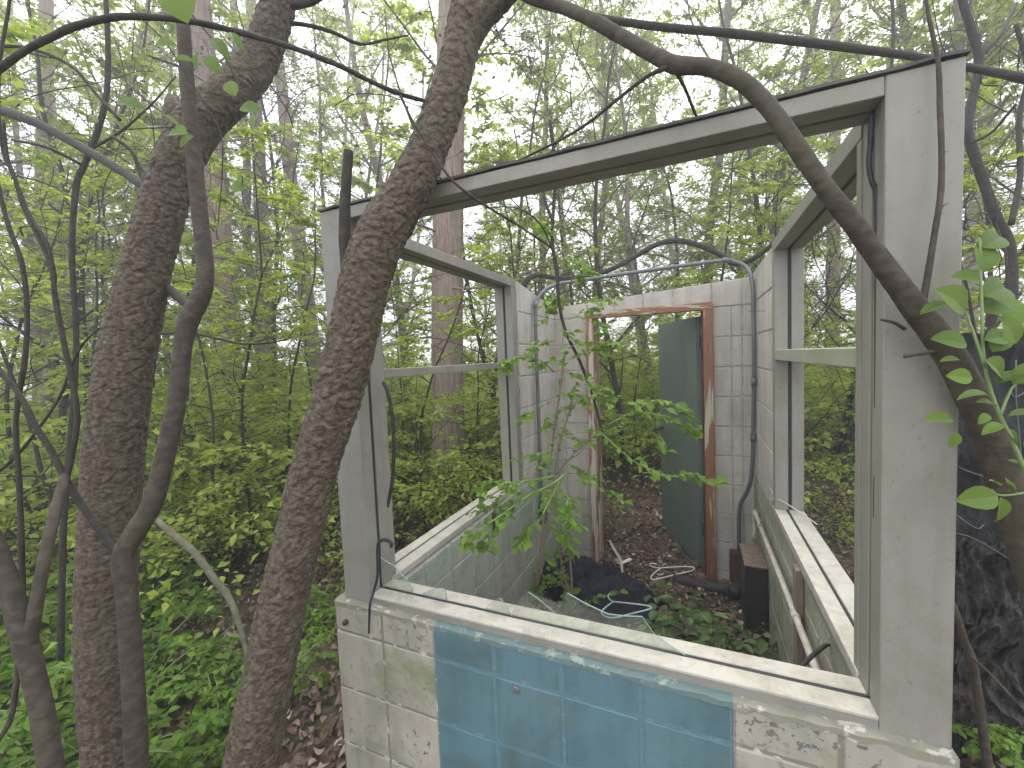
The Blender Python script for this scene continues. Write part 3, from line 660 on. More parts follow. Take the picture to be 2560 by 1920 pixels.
mb = MB(); stem(mb, [(455, 400, 1.35, 85), (440, 300, 1.34, 56.1), (432, 262, 1.34, 37.4), (424, 235, 1.34, 10.2)], 24, 12, lump(.004, 40, 9)); mb.obj('knot', M['bark_cherry'], tb, smooth=True)
mb = MB()
stem(mb, [(680, 60, 1.4, 13.6), (750, 60, 1.42, 10.2), (830, 80, 1.45, 9.3), (900, 110, 1.5, 7.6), (960, 100, 1.55, 6), (1020, 88, 1.6, 4.2)], 8)
stem(mb, [(690, 20, 1.4, 34), (740, 12, 1.4, 20.4), (790, 0, 1.4, 15.3), (850, -50, 1.4, 13.6)], 10)
mb.obj('branch', M['bark_dark'], tb, smooth=True)
mb = MB(); stem(mb, [(375, 478, 1.4, 20.4), (300, 425, 1.5, 20.4), (210, 372, 1.6, 21.2), (100, 312, 1.7, 21.2), (0, 275, 1.8, 22.9), (-120, 240, 1.9, 22.9)], 16, 8, lump(.003, 40, 2)); mb.obj('branch', M['bark_dark'], tb, smooth=True)
mb = MB(); stem(mb, [(420, 720, 1.38, 22.1), (470, 765, 1.3, 18.7), (488, 775, 1.25, 17)], 10, 8); mb.obj('branch', M['bark_dark'], tb, smooth=True)

T2 = 1.15
B2 = [(343, 1920, T2, 47.9), (335, 1735, T2, 46.2), (319, 1504, T2, 44.5), (309, 1392, T2, 47), (345, 1320, T2, 45.4), (382, 1255, T2, 44.5), (418, 1120, T2, 42), (445, 980, T2, 40.3), (458, 860, T2, 39.5), (472, 800, T2, 45.4), (508, 725, T2, 40.3), (512, 650, T2, 37), (500, 540, T2, 36.1), (489, 430, T2, 34.4), (475, 290, T2, 32.8), (464, 150, T2, 31.1), (458, 60, T2, 28.6), (440, -60, T2, 26.9), (430, -250, T2, 25.2)]
B2 += [(400, -700, 1.2, 22), (430, -1300, 1.25, 15)]
t2 = treeroot('young_cherry_tree', 'slimmer forked smooth-barked cherry stem growing against the thick crooked trunk', 'tree', B2)
mb = MB(); tube(mb, smoothpath(gnd(B2), 18), 48, disp=lump(.0016, 38, 14)); mb.obj('trunk', M['bark_smooth'], t2, smooth=True)
for rows in ([(312, 1400, T2, 20.8), (286, 1372, T2, 16.5), (230, 1300, T2, 15.3), (173, 1215, T2, 14.7), (130, 1130, T2, 13.4), (92, 1070, T2, 12.8), (50, 990, T2, 11.6), (-30, 890, T2, 10.4)],
             [(165, 1205, T2, 13.4), (185, 1110, T2, 12.2), (193, 1040, T2, 12.2), (180, 950, T2, 12.2), (158, 850, T2, 11.6), (137, 740, T2, 11.6), (130, 670, T2, 11.0), (95, 590, T2, 10.4), (60, 520, T2, 9.8), (35, 440, T2, 9.2), (10, 380, T2, 9.2), (-5, 280, T2, 8.6), (0, 150, T2, 8.0), (20, 30, T2, 7.3), (30, -60, T2, 6.7)],
             [(133, 672, T2, 9.2), (118, 610, T2, 8.6), (75, 540, T2, 8.0), (50, 480, T2, 8.0), (20, 400, T2, 7.3), (8, 300, T2, 6.7)],
             [(440, 40, T2, 13.4), (425, -10, T2, 11.0), (400, -60, T2, 8.6)]):
    mb = MB(); stem(mb, rows, 12, 8, lump(.001, 60, 3)); mb.obj('branch', M['bark_dark'], t2, smooth=True)

C1 = [(150, 2080, 1.0, 48.3), (130, 1930, 1.0, 46.8), (105, 1780, 1.0, 45.3), (82, 1680, 1.0, 43.9), (60, 1590, 1.0, 48.3), (30, 1490, 1.0, 42.4), (0, 1400, 1.0, 41.0), (-60, 1260, 1.0, 38.0)]
tcn = treeroot('forked_sapling', 'dark forked sapling stem rising from the bottom left corner', 'sapling', C1)
mb = MB(); tube(mb, smoothpath(gnd(C1), 14), 36, disp=lump(.0016, 36, 33)); mb.obj('trunk', M['bark_smooth'], tcn, smooth=True)
mb = MB(); stem(mb, [(70, 1640, 1.0, 32), (82, 1560, 1.0, 28.8), (105, 1430, 1.02, 25.6), (128, 1320, 1.05, 24), (150, 1235, 1.1, 21.6), (162, 1190, 1.14, 19.2)], 16, 8, lump(.001, 40, 5)); mb.obj('branch', M['bark_smooth'], tcn, smooth=True)
mb = MB(); stem(mb, [(-10, 1860, 1.0, 11.2), (25, 1800, 1.0, 12), (42, 1700, 1.0, 12), (48, 1620, 1.0, 11.2)], 8); mb.obj('branch', M['bark_smooth'], tcn, smooth=True)

E1 = [(2655, 1640, .74, 84), (2590, 1430, .74, 80), (2540, 1270, .74, 76), (2484, 1110, .74, 70), (2426, 985, .74, 66), (2376, 890, .74, 62), (2336, 832, .74, 60), (2284, 766, .74, 55), (2236, 700, .74, 50), (2185, 632, .74, 47), (2128, 552, .74, 45), (2062, 468, .74, 43), (1990, 365, .75, 42), (1940, 292, .76, 40), (1894, 238, .77, 40), (1838, 194, .78, 40), (1768, 168, .8, 38), (1690, 162, .82, 40), (1640, 140, .84, 36), (1560, 95, .87, 33), (1470, 45, .9, 30), (1380, 5, .95, 27), (1280, -50, 1.0, 24)]
te = treeroot('arching_tree', 'slender dark tree arching from the lower right over the window header to the top', 'tree', E1)
mb = MB(); tube(mb, smoothpath(gnd(E1), 16), 48, disp=lump(.0012, 44, 21)); mb.obj('trunk', M['bark_smooth'], te, smooth=True)
for k, rows in enumerate(([(2300, 790, .74, 17), (2312, 730, .735, 15), (2334, 600, .735, 13), (2352, 480, .735, 13), (2354, 380, .735, 12), (2350, 270, .735, 12), (2346, 160, .735, 10), (2332, 90, .735, 9), (2318, 20, .735, 8), (2310, -60, .735, 7)],
             [(2262, 822, .74, 10), (2235, 806, .73, 8), (2204, 799, .72, 7)],
             [(2330, 880, .735, 11), (2290, 886, .72, 9), (2262, 891, .715, 9)],
             [(1668, 168, .82, 14), (1620, 190, .84, 10), (1560, 235, .88, 9), (1480, 300, .95, 8), (1410, 345, 1.0, 7), (1300, 400, 1.1, 5)],
             [(1690, 180, .82, 9), (1712, 220, .85, 8), (1740, 290, .9, 7)],
             [(2352, 386, .735, 3), (2362, 380, .73, 2), (2371, 379, .73, 1)], [(2354, 520, .735, 3), (2362, 512, .73, 2), (2372, 508, .73, 1)])):
    mb = MB(); stem(mb, rows, 10, 6, lump(.0006, 90, 3)); mb.obj('branch', M['bark_smooth'], te, smooth=True)

def branchthing(name, label, cat, rowsets, mt, n=10, sm=8, lum=.0015, group=None):
    mb = MB()
    for rows in rowsets: stem(mb, rows, n, sm, lump(lum, 40, 3))
    p = at(*rowsets[0][0][:3]); return thing(name, label, cat, mb, mt, p, True, group)
branchthing('leaning_limb', 'long straight dark limb crossing above the booth to the top right corner', 'branch', [[(1270, -30, 1.45, 18.7), (1340, 5, 1.45, 18.7), (1480, 42, 1.46, 18), (1640, 66, 1.48, 18), (1830, 84, 1.5, 19.4), (2000, 104, 1.52, 20.2), (2160, 124, 1.55, 19.4), (2300, 144, 1.58, 17.3), (2420, 168, 1.6, 17.3), (2560, 196, 1.65, 21.6), (2700, 230, 1.7, 25.9)]], M['bark_dark'], 16)
branchthing('arching_branch', 'thin dark branch arching across the top left to the thick leaning tree', 'branch', [[(-60, 215, 1.0, 15), (0, 172, 1.0, 15), (60, 128, 1.0, 15), (130, 92, 1.0, 16), (200, 62, 1.0, 17), (300, 42, 1.0, 16), (420, 46, 1.0, 15), (520, 62, 1.0, 14), (640, 92, 1.0, 13), (740, 122, 1.0, 13), (850, 165, 1.0, 12), (930, 205, 1.02, 11), (1000, 235, 1.05, 10), (1062, 252, 1.08, 9)],
    [(1000, 236, 1.05, 8), (1030, 300, 1.03, 7), (1080, 380, 1.0, 6), (1130, 450, .98, 6), (1200, 505, .98, 6), (1290, 560, 1.0, 6), (1380, 620, 1.03, 5)]], M['bark_dark'])
branchthing('crooked_tree', 'crooked dark stem bending beside the right window post against the sky', 'tree', [[(2540, 1500, 2.2, 27.2), (2535, 1200, 2.2, 25.6), (2525, 900, 2.2, 24), (2528, 640, 2.2, 22.4), (2490, 540, 2.2, 20.8), (2450, 430, 2.2, 20.8), (2420, 340, 2.2, 20.8), (2415, 318, 2.2, 24), (2432, 240, 2.2, 19.2), (2448, 150, 2.2, 19.2), (2430, 80, 2.2, 17.6), (2400, -20, 2.2, 16), (2380, -120, 2.2, 12.8)],
    [(2528, 560, 2.2, 12.8), (2550, 440, 2.25, 12), (2548, 300, 2.3, 12), (2570, 180, 2.3, 11.2), (2540, 60, 2.3, 9.6)], [(2448, 140, 2.2, 11.2), (2500, 90, 2.2, 8.8), (2540, 10, 2.3, 7.2)], [(2420, 362, 2.2, 7.2), (2480, 330, 2.1, 6.4), (2540, 260, 2.0, 5.6)]], M['bark_dark'], 14)
branchthing('dead_vine', 'dry dark vine hanging from the top into the booth above the doorway', 'vine', [[(1375, 300, 2.2, 10), (1388, 420, 2.2, 10), (1384, 520, 2.2, 9), (1380, 600, 2.2, 9), (1392, 680, 2.2, 10), (1398, 760, 2.2, 9), (1415, 830, 2.2, 8), (1450, 905, 2.2, 8), (1480, 985, 2.2, 7), (1500, 1060, 2.2, 6), (1516, 1120, 2.2, 4)],
    [(1384, 560, 2.2, 8), (1360, 480, 2.25, 8), (1380, 380, 2.3, 8), (1420, 320, 2.3, 6)], [(1388, 640, 2.2, 4), (1350, 560, 2.1, 4), (1290, 520, 2.0, 3), (1210, 520, 1.9, 3)]], M['bark_dark'], 8)
branchthing('wavy_branch', 'wavy dark branch curving above the back wall and the grey conduit', 'branch', [[(1310, 716, 3.4, 14), (1318, 700, 3.4, 14), (1345, 688, 3.4, 12), (1400, 696, 3.4, 12), (1460, 694, 3.4, 12), (1530, 672, 3.4, 12), (1590, 640, 3.4, 13), (1640, 612, 3.4, 14), (1690, 602, 3.4, 14), (1745, 612, 3.35, 14), (1800, 636, 3.3, 15), (1840, 658, 3.2, 16), (1880, 648, 3.1, 13), (1920, 620, 3.0, 11), (1980, 560, 2.9, 10), (2040, 470, 2.8, 8), (2140, 330, 2.7, 7)]], M['bark_dark'], 10)
branchthing('hooked_branch', 'thin black branch sweeping from the bottom through the left foliage to a hook', 'branch', [[(280, 340, 1.5, 8), (330, 380, 1.5, 9), (352, 440, 1.5, 9), (366, 478, 1.45, 8)], [(-20, 115, 1.5, 8), (60, 118, 1.5, 8), (130, 140, 1.5, 8), (190, 175, 1.5, 8), (240, 235, 1.5, 8), (300, 300, 1.5, 9)]], M['bark_dark'], 8)
branchthing('upright_branch', 'straight grey upright branch in the upper left foliage', 'branch', [[(262, -40, 1.9, 10.5), (268, 60, 1.9, 11.2), (270, 180, 1.9, 12), (262, 260, 1.9, 12.8), (240, 340, 1.9, 13.5), (212, 410, 1.9, 13.5), (190, 470, 1.9, 13.5), (180, 640, 1.9, 12), (190, 900, 1.95, 12), (160, 1300, 2.0, 13.5), (150, 1700, 2.0, 15)], [(210, 415, 1.9, 6.8), (120, 370, 1.8, 6), (30, 350, 1.8, 5.2)], [(232, 370, 1.9, 6.8), (300, 330, 1.9, 6), (380, 260, 1.9, 4.5), (440, 190, 1.9, 3)]], M['bark_dark'], 10)
branchthing('fallen_branch', 'long greenish fallen branch slanting between the two thick trunks', 'branch', [[(360, 1270, 1.9, 12), (420, 1325, 1.85, 15), (480, 1375, 1.8, 16.5), (530, 1440, 1.75, 16.5), (575, 1500, 1.7, 15), (600, 1570, 1.65, 13.5), (620, 1650, 1.6, 12)]], M['fallen'], 10)
branchthing('thin_branch', 'thin black branch curving low between the two thick trunks', 'branch', [[(400, 834, 1.7, 6), (480, 834, 1.7, 6), (550, 848, 1.7, 6), (610, 860, 1.7, 6), (680, 856, 1.7, 5), (735, 842, 1.7, 3)], [(720, 846, 1.7, 3), (738, 822, 1.7, 2)]], M['bark_dark'], 6)
branchthing('slender_stem', 'slender curving dark stem at the far left edge of the view', 'sapling', [[(-10, 440, 1.3, 9), (20, 560, 1.3, 9.8), (55, 660, 1.3, 10.5), (68, 780, 1.3, 10.5), (62, 900, 1.3, 11.2), (40, 1050, 1.3, 11.2), (50, 1250, 1.3, 12), (60, 1600, 1.3, 13.5)], [(-30, 1200, 1.3, 7.5), (30, 1150, 1.3, 7.5), (90, 1080, 1.3, 6.8), (150, 990, 1.3, 6), (200, 870, 1.3, 5.2), (285, 790, 1.3, 3.8)]], M['bark_dark'], 8)
branchthing('bent_stem', 'brown bent stem beside the right booth corner in front of the grey sheeting', 'sapling', [[(2480, 2000, 1.05, 19.5), (2462, 1860, 1.05, 19.5), (2448, 1760, 1.05, 18.8), (2430, 1650, 1.05, 18), (2410, 1600, 1.05, 16.5), (2395, 1545, 1.05, 13.5), (2380, 1500, 1.06, 9)], [(2425, 1640, 1.05, 7.5), (2480, 1690, 1.0, 6), (2560, 1775, .95, 4.5)]], M['bark_smooth'], 12)

# ------------------------------------------------------------------ leafy sprays with traced stems
def spray(mb, path, count, size, tpl=LEAF_LO, m=0, spread=.9, droop=.25, var=None, lo=.1, up=.9, width=1.0):
    """pairs of leaves along a path (rows x,y,z,r)"""
    P = path[:, :3]; L = len(P); k = np.linspace(lo, 1, count)*(L-1); i = np.clip(k.astype(int), 0, L-2); f = (k-i)[:, None]
    pos = P[i]*(1-f)+P[i+1]*f; d = P[i+1]-P[i]; d /= np.linalg.norm(d, axis=1)[:, None]+1e-9
    upv = np.array([0, 0, 1.0]); side = np.cross(d, upv); side /= np.linalg.norm(side, axis=1)[:, None]+1e-6
    sg = np.where(np.arange(count) % 2 == 0, 1, -1)[:, None]
    dd = d*rng.uniform(.3, .9, (count, 1))+side*sg*spread+rng.normal(0, .25, (count, 3)); dd[:, 2] -= droop*rng.random(count)
    nn = upv*up+rng.normal(0, .38, (count, 3))
    leaves(mb, pos+rng.normal(0, .004, pos.shape), dd, nn, size*rng.uniform(.55, 1.2, count), tpl, m, width, var)
def leafbranch(mbw, mbl, p0, d, L, r, nsub, size, count, tpl=LEAF_LO, m=0, droop=.2, bend=.3, wig=.12):
    n = 7; P = [np.array(p0, float)]; d = np.array(d, float); d /= np.linalg.norm(d)
    for i in range(n-1):
        d = d+rng.normal(0, wig, 3)+np.array([0, 0, -bend*.12]); d /= np.linalg.norm(d); P.append(P[-1]+d*L/(n-1))
    P = np.array(P); path = np.c_[P, np.linspace(r, r*.25, n)]; tube(mbw, path, 5, cap=False)
    spray(mbl, path, count, size, tpl, m, droop=droop)
    for s_ in range(nsub):
        i = rng.integers(1, n-1); t = P[i+1]-P[i]; t /= np.linalg.norm(t); sd = np.cross(t, [0, 0, 1]); sd /= np.linalg.norm(sd)+1e-6
        q = t*.7+sd*rng.choice([-1, 1])*rng.uniform(.5, 1)+np.array([0, 0, rng.uniform(-.25, .3)])
        leafbranch(mbw, mbl, P[i], q, L*rng.uniform(.35, .6)*(1-i/n*.4), r*.45, 0, size, max(4, int(count*.7)), tpl, m, droop, bend, wig)

# sapling growing inside the booth, left of the doorway
sp = root('booth_sapling', 'leafy sapling with pale pink stems growing inside the booth left of the doorway', 'sapling', (*at(1380, 1200, 2.15)[:2], 0))
mw, ml = MB(), MB()
base = at(1365, 1450, 2.2); 
for rows in ([(1340, 1480, 2.25, 7), (1355, 1330, 2.22, 6), (1370, 1200, 2.2, 6), (1385, 1080, 2.18, 5), (1405, 940, 2.15, 5), (1412, 880, 2.15, 4)],
             [(1345, 1470, 2.25, 6), (1372, 1300, 2.2, 5), (1400, 1180, 2.15, 5), (1450, 1120, 2.1, 5), (1500, 1080, 2.05, 4), (1530, 1056, 2.0, 3)],
             [(1380, 1250, 2.2, 5), (1392, 1140, 2.15, 4), (1420, 1040, 2.1, 4), (1440, 960, 2.1, 3)],
             [(1420, 1330, 2.3, 6), (1430, 1500, 2.3, 6), (1400, 1380, 2.3, 5), (1425, 1290, 2.3, 4)],
             [(1385, 930, 2.15, 4), (1350, 900, 2.1, 3), (1300, 895, 2.05, 3), (1260, 930, 2.0, 2)]):
    P = smoothpath(P4(rows), 4); tube(mw, P, 6); spray(ml, P, 24, .044, LEAF_HI, 0, lo=.3)
for (u, v, t, du, dv, L) in [(1400, 870, 2.1, 1, -.2, .22), (1410, 930, 2.1, 1, .2, .26), (1390, 850, 2.1, -1, .1, .16), (1400, 980, 2.1, 1, .1, .2), (1380, 1000, 2.1, -.8, .3, .2), (1440, 1080, 2.05, 1, .1, .3), (1380, 1080, 2.1, 1, .3, .25), (1420, 800, 2.1, 1, -.5, .2), (1450, 760, 2.15, 1, -.3, .2),
                            (1370, 1130, 2.0, -1, .2, .2), (1400, 1020, 2.1, 1, -.3, .3), (1350, 1230, 2.1, 1, .3, .2), (1310, 890, 2.05, -1, .3, .12), (1420, 1160, 2.1, .8, .6, .2), (1460, 960, 2.1, 1, .3, .15), (1430, 700, 2.2, .8, -.3, .12), (1390, 740, 2.2, -.6, .4, .1), (1440, 1010, 2.1, -.7, .3, .2), (1360, 1300, 2.2, .7, .4, .2), (1395, 1330, 2.2, .5, .5, .15), (1400, 680, 2.2, 1, -.2, .2), (1400, 640, 2.2, 1, .3, .18), (1410, 760, 2.2, -1, .2, .16), (1395, 820, 2.15, 1, .4, .24), (1420, 900, 2.1, 1, -.5, .22), (1400, 900, 2.1, -1, .3, .16), (1390, 600, 2.2, -.5, -.4, .1), (1450, 860, 2.15, 1, .1, .2), (1440, 790, 2.15, 1, .2, .2)]:
    leafbranch(mw, ml, at(u, v, t), RT*du-UP*dv+FW*rng.uniform(-.4, .4), L, .0020, 2, .043, 10, LEAF_HI)
mw.obj('stem', M['twig_pink'], sp, smooth=True); ml.obj('leaves', M['leaf_near'], sp)
# brighter spray nearer the camera, lower left of the window opening
sp = root('leafy_spray', 'bright green leafy branch spreading inside the front window opening above the left sill', 'branch', (*at(1300, 1300, 1.7)[:2], 1.0))
mw, ml = MB(), MB()
for rows in ([(1420, 1180, 2.0, 5), (1380, 1210, 1.8, 5), (1320, 1240, 1.7, 4), (1250, 1290, 1.6, 4), (1190, 1330, 1.55, 3)], [(1400, 1200, 1.9, 4), (1370, 1260, 1.75, 4), (1330, 1330, 1.7, 3), (1290, 1370, 1.65, 2)], [(1390, 1190, 1.9, 4), (1330, 1200, 1.75, 4), (1270, 1210, 1.7, 3)], [(1400, 1200, 1.9, 4), (1430, 1280, 1.8, 3), (1420, 1360, 1.75, 2)]):
    P = smoothpath(P4(rows), 4); tube(mw, P, 6); spray(ml, P, 16, .044, LEAF_HI, 0, lo=.2)
for (u, v, t, du, dv, L) in [(1350, 1230, 1.72, -1, .3, .2), (1300, 1260, 1.65, -1, .0, .2), (1270, 1290, 1.6, -.6, .8, .14), (1340, 1300, 1.7, -.4, 1, .12), (1380, 1250, 1.8, .6, .6, .14), (1230, 1310, 1.6, -1, .6, .12), (1300, 1220, 1.7, -1, -.4, .12), (1380, 1290, 1.75, .7, .3, .14), (1330, 1190, 1.75, .3, -.6, .14), (1440, 1200, 1.9, 1, .2, .2), (1250, 1260, 1.65, -.6, -.6, .1)]:
    leafbranch(mw, ml, at(u, v, t), RT*du-UP*dv+FW*rng.uniform(-.4, .4), L, .0018, 2, .042, 9, LEAF_HI)
mw.obj('stem', M['twig_green'], sp, smooth=True); ml.obj('leaves', M['leaf_near'], sp)
# spray crossing the open door
sp = root('leafy_spray', 'leafy branch reaching right across the green door and the rusty jamb', 'branch', (*at(1650, 1080, 2.0)[:2], 1.2))
mw, ml = MB(), MB()
for rows in ([(1530, 1056, 2.0, 4), (1590, 1030, 1.98, 4), (1660, 1040, 1.95, 3), (1720, 1060, 1.95, 3)], [(1570, 1040, 1.98, 4), (1640, 1000, 1.95, 3), (1700, 1020, 1.95, 2), (1745, 1060, 1.95, 2)], [(1600, 1180, 1.95, 3), (1680, 1190, 1.9, 3), (1740, 1200, 1.9, 3), (1790, 1205, 1.9, 2)], [(1500, 1080, 2.0, 4), (1580, 1150, 1.95, 3), (1640, 1180, 1.93, 3)]):
    P = smoothpath(P4(rows), 4); tube(mw, P, 6); spray(ml, P, 12, .056, LEAF_HI, 0, lo=.1)
for (u, v, t, du, dv, L) in [(1660, 1020, 1.95, 1, -.1, .14), (1700, 1060, 1.95, 1, .6, .1), (1600, 1030, 1.97, 1, .4, .16), (1740, 1200, 1.9, 1, .2, .1), (1690, 1190, 1.9, 1, -.3, .1), (1560, 1010, 2.0, 1, -.3, .14), (1620, 1070, 1.95, .6, .7, .14)]:
    leafbranch(mw, ml, at(u, v, t), RT*du-UP*dv+FW*rng.uniform(-.3, .3), L, .0018, 1, .054, 6, LEAF_HI)
mw.obj('stem', M['twig_green'], sp, smooth=True); ml.obj('leaves', M['leaf_near'], sp)
# low plant on the booth floor
def lowplant(name, label, c, n, H, size, mt, spread=.6, cat='plant', group=None):
    r_ = root(name, label, cat, (c[0], c[1], c[2]), group); mw, ml = MB(), MB()
    for k in range(n):
        a_ = rng.uniform(0, 2*np.pi); d = np.array([np.cos(a_)*spread, np.sin(a_)*spread, rng.uniform(.6, 1.3)])
        leafbranch(mw, ml, np.array(c)+np.array([rng.normal(0, H*.13), rng.normal(0, H*.13), 0]), d, H*rng.uniform(.6, 1.1), .003, 2, size, 8, LEAF_HI, droop=.35, bend=1.4)
    mw.obj('stem', M['twig_pink'], r_, smooth=True); ml.obj('leaves', mt, r_); return r_
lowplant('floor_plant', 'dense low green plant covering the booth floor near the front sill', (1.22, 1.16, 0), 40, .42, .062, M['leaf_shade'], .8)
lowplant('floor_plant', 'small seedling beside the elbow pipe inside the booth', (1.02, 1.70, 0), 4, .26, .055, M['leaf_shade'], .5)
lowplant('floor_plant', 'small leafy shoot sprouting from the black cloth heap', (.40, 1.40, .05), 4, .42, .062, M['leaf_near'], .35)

# leaves close to the camera at the right edge
sp = root('leafy_shoot', 'green upright shoot with large near leaves along the right edge', 'shoot', (*at(2560, 1200, .72)[:2], .9))
mw, ml = MB(), MB(); TN = .68
for rows in ([(2640, 1400, TN, 12), (2575, 1210, TN, 10), (2530, 1100, TN, 9), (2500, 1040, TN, 8), (2472, 960, TN, 8), (2458, 880, TN, 7), (2455, 780, TN, 7), (2452, 700, TN, 6), (2450, 600, TN, 5)], [(2462, 920, TN, 7), (2440, 850, TN, 7), (2425, 810, TN, 6), (2414, 780, TN, 6)],
             [(2500, 1040, TN, 7), (2520, 990, TN, 6), (2540, 960, TN, 5), (2590, 945, TN, 4)], [(2640, 1210, TN, 5), (2560, 1232, TN, 5), (2500, 1238, TN, 5), (2480, 1225, TN, 4)]):
    tube(mw, smoothpath(P4(rows), 5), 7)
def nl(u, v, ang, px, t=TN, w_=1.0, tilt=0, var=None):
    a_ = R(ang); d = RT*math.cos(a_)+UP*math.sin(a_)+FW*rng.uniform(-.25, .25); n_ = -FW*(.5 if tilt == 0 else tilt)+np.array([0, 0, 1.0])*.9+rng.normal(0, .15, 3)
    leaves(ml, [at(u, v, t)], [d], [n_], [px*t/FPX*1.02], LEAF_HI, 0, w_*.85, rng.uniform(.2, 1) if var is None else var)
for a_ in [(2412, 778, 145, 95, .67, 1.5, 2.5), (2372, 757, 200, 62), (2418, 862, 165, 78, .67, 1.3, 1.5), (2450, 700, 170, 68, .68, 1.2, 2), (2462, 680, 95, 78, .68, 1.6, 3), (2455, 620, 30, 80, .68, 1.4, 2), (2458, 740, 20, 95, .68, 1.5, 2.2), (2450, 780, 35, 110, .69, 1.5, 2.2), (2432, 946, 170, 52, .66, 1.5, 3), (2478, 992, 178, 100, .66, .55, .2), (2488, 1016, 165, 60, .66, .7), (2470, 1035, 215, 40), (2462, 900, 330, 90, .67, 1.2, 2), (2460, 850, 10, 80, .67, 1.1, 2), (2490, 960, 30, 70), (2505, 1060, 200, 62, .66, .8), (2510, 1075, 320, 60), (2520, 1040, 5, 80, .66, .6, .3),
           (2384, 1050, 175, 65, .68, 1.0, 1.5), (2392, 1080, 255, 42, .68, 1.2, 2), (2495, 1240, 190, 86, .66, 1.25, 2), (2500, 1243, 285, 75, .66, 1.1, 2), (2520, 1230, 100, 36), (2540, 1232, 130, 40), (2500, 1215, 150, 36), (2570, 1180, 140, 50), (2560, 1120, 30, 60), (2400, 900, 180, 50, .67, .8), (2480, 880, 60, 70, .68, 1.3, 2), (2530, 960, 60, 60, .68, 1.3, 2), (2540, 860, 120, 80, .7, 1.3, 2), (2520, 820, 70, 90, .72, 1.4, 2)]:
    nl(*a_)
mw.obj('stem', M['twig_green'], sp, smooth=True); ml.obj('leaves', M['leaf_olive'], sp)
# near leaves upper left on thin twigs of the young cherry
sp = root('leafy_twig', 'thin twig with large soft leaves hanging in front of the upper left trunks', 'twig', (*at(560, 300, 1.0)[:2], 1.8))
mw, ml = MB(), MB()
for rows in ([(464, 20, 1.1, 7), (500, 60, 1.05, 5), (560, 140, 1.0, 4), (600, 220, 1.0, 3), (640, 290, 1.0, 2)], [(480, 330, 1.1, 4), (450, 320, 1.02, 3), (380, 320, 1.0, 3), (300, 325, 1.0, 2)], [(320, 20, 1.0, 3), (400, 90, 1.0, 3), (450, 160, 1.0, 3), (500, 240, 1.0, 3), (550, 330, 1.0, 3), (556, 420, 1.0, 3), (545, 560, 1.0, 2)]):
    tube(mw, smoothpath(P4(rows), 5), 6)
for a_ in [(470, 60, 100, 130, .95, 1.4, 3), (530, 95, 310, 70, .95, .8, 1), (575, 80, 305, 60, .95, .7), (385, 120, 5, 60, 1, 1.1, 2), (430, 155, 0, 60, 1, .9, 1), (590, 240, 120, 45, 1, 1.5, 3), (600, 270, 350, 55, 1, 1.4, 2), (640, 285, 250, 40), (470, 335, 170, 70, 1, 1.2, 2), (290, 258, 350, 75, 1, .9, 1), (200, 285, 340, 50), (400, 285, 330, 50, 1, .8), (500, 130, 260, 45), (520, 140, 300, 50, 1, 1.3, 2), (580, 460, 330, 35, 1, 1.6, 3), (600, 455, 80, 30), (485, 340, 220, 45, 1, 1.2, 2)]:
    nl(*a_)
mw.obj('stem', M['bark_dark'], sp, smooth=True); ml.obj('leaves', M['leaf_olive'], sp)

# ------------------------------------------------------------------ dumped sheeting at the right of the booth
def sheet(name, label, cat, quad, mt, seed, amp=.06, n=70, fold=9):
    """crumpled hanging sheet between four corner points, given real thickness by a back layer"""
    q = [np.array(x, float) for x in quad]; u, v = np.meshgrid(np.linspace(0, 1, n), np.linspace(0, 1, n), indexing='ij')
    ww = u[..., None]; vv = v[..., None]
    P = (q[0]*(1-ww)+q[1]*ww)*(1-vv)+(q[3]*(1-ww)+q[2]*ww)*vv; P = P.reshape(-1, 3)
    nrm = np.cross(q[1]-q[0], q[3]-q[0]); nrm /= np.linalg.norm(nrm)
    rid = 1-np.abs(2*fbm(np.stack([u.ravel()*fold*.6+np.sin(v.ravel()*7)*.8, v.ravel()*fold*.5, u.ravel()*0], 1), seed, 5)-.97)*3
    edge = np.minimum(np.minimum(u, 1-u), np.minimum(v, 1-v)).ravel()
    P = P+nrm*(rid*amp)[:, None]+ (np.stack([fbm(P*6, seed+i, 4) for i in (1, 2, 3)], 1)-.47)*.10
    mb = MB(); I = np.arange(n-1)[:, None]*n+np.arange(n-1)[None, :]; Q = np.stack([I, I+n, I+n+1, I+1], -1).reshape(-1, 4)
    mb.add(np.concatenate([P, P-nrm*.006]), np.concatenate([Q, Q[:, ::-1]+n*n]))
    return thing(name, label, cat, mb, mt, (P.mean(0)[0], P.mean(0)[1], 0))
c4 = lambda *r_: [at(*x) for x in r_]
sheet('black_sheeting', 'dark black plastic sheeting hung behind the right post of the booth', 'sheeting', c4((2360, 1930, 1.62), (2660, 1960, 1.5), (2740, 800, 1.55), (2360, 830, 1.62)), M['tarp_black'], 5, .03, 110)
sheet('grey_sheeting', 'crumpled dusty grey plastic sheeting slumped on the ground right of the booth', 'sheeting', c4((2200, 1900, 1.35), (2545, 1800, 1.2), (2540, 1360, 1.25), (2330, 1330, 1.42)), M['tarp_grey'], 8, .035, 120, 16)
mb = MB()
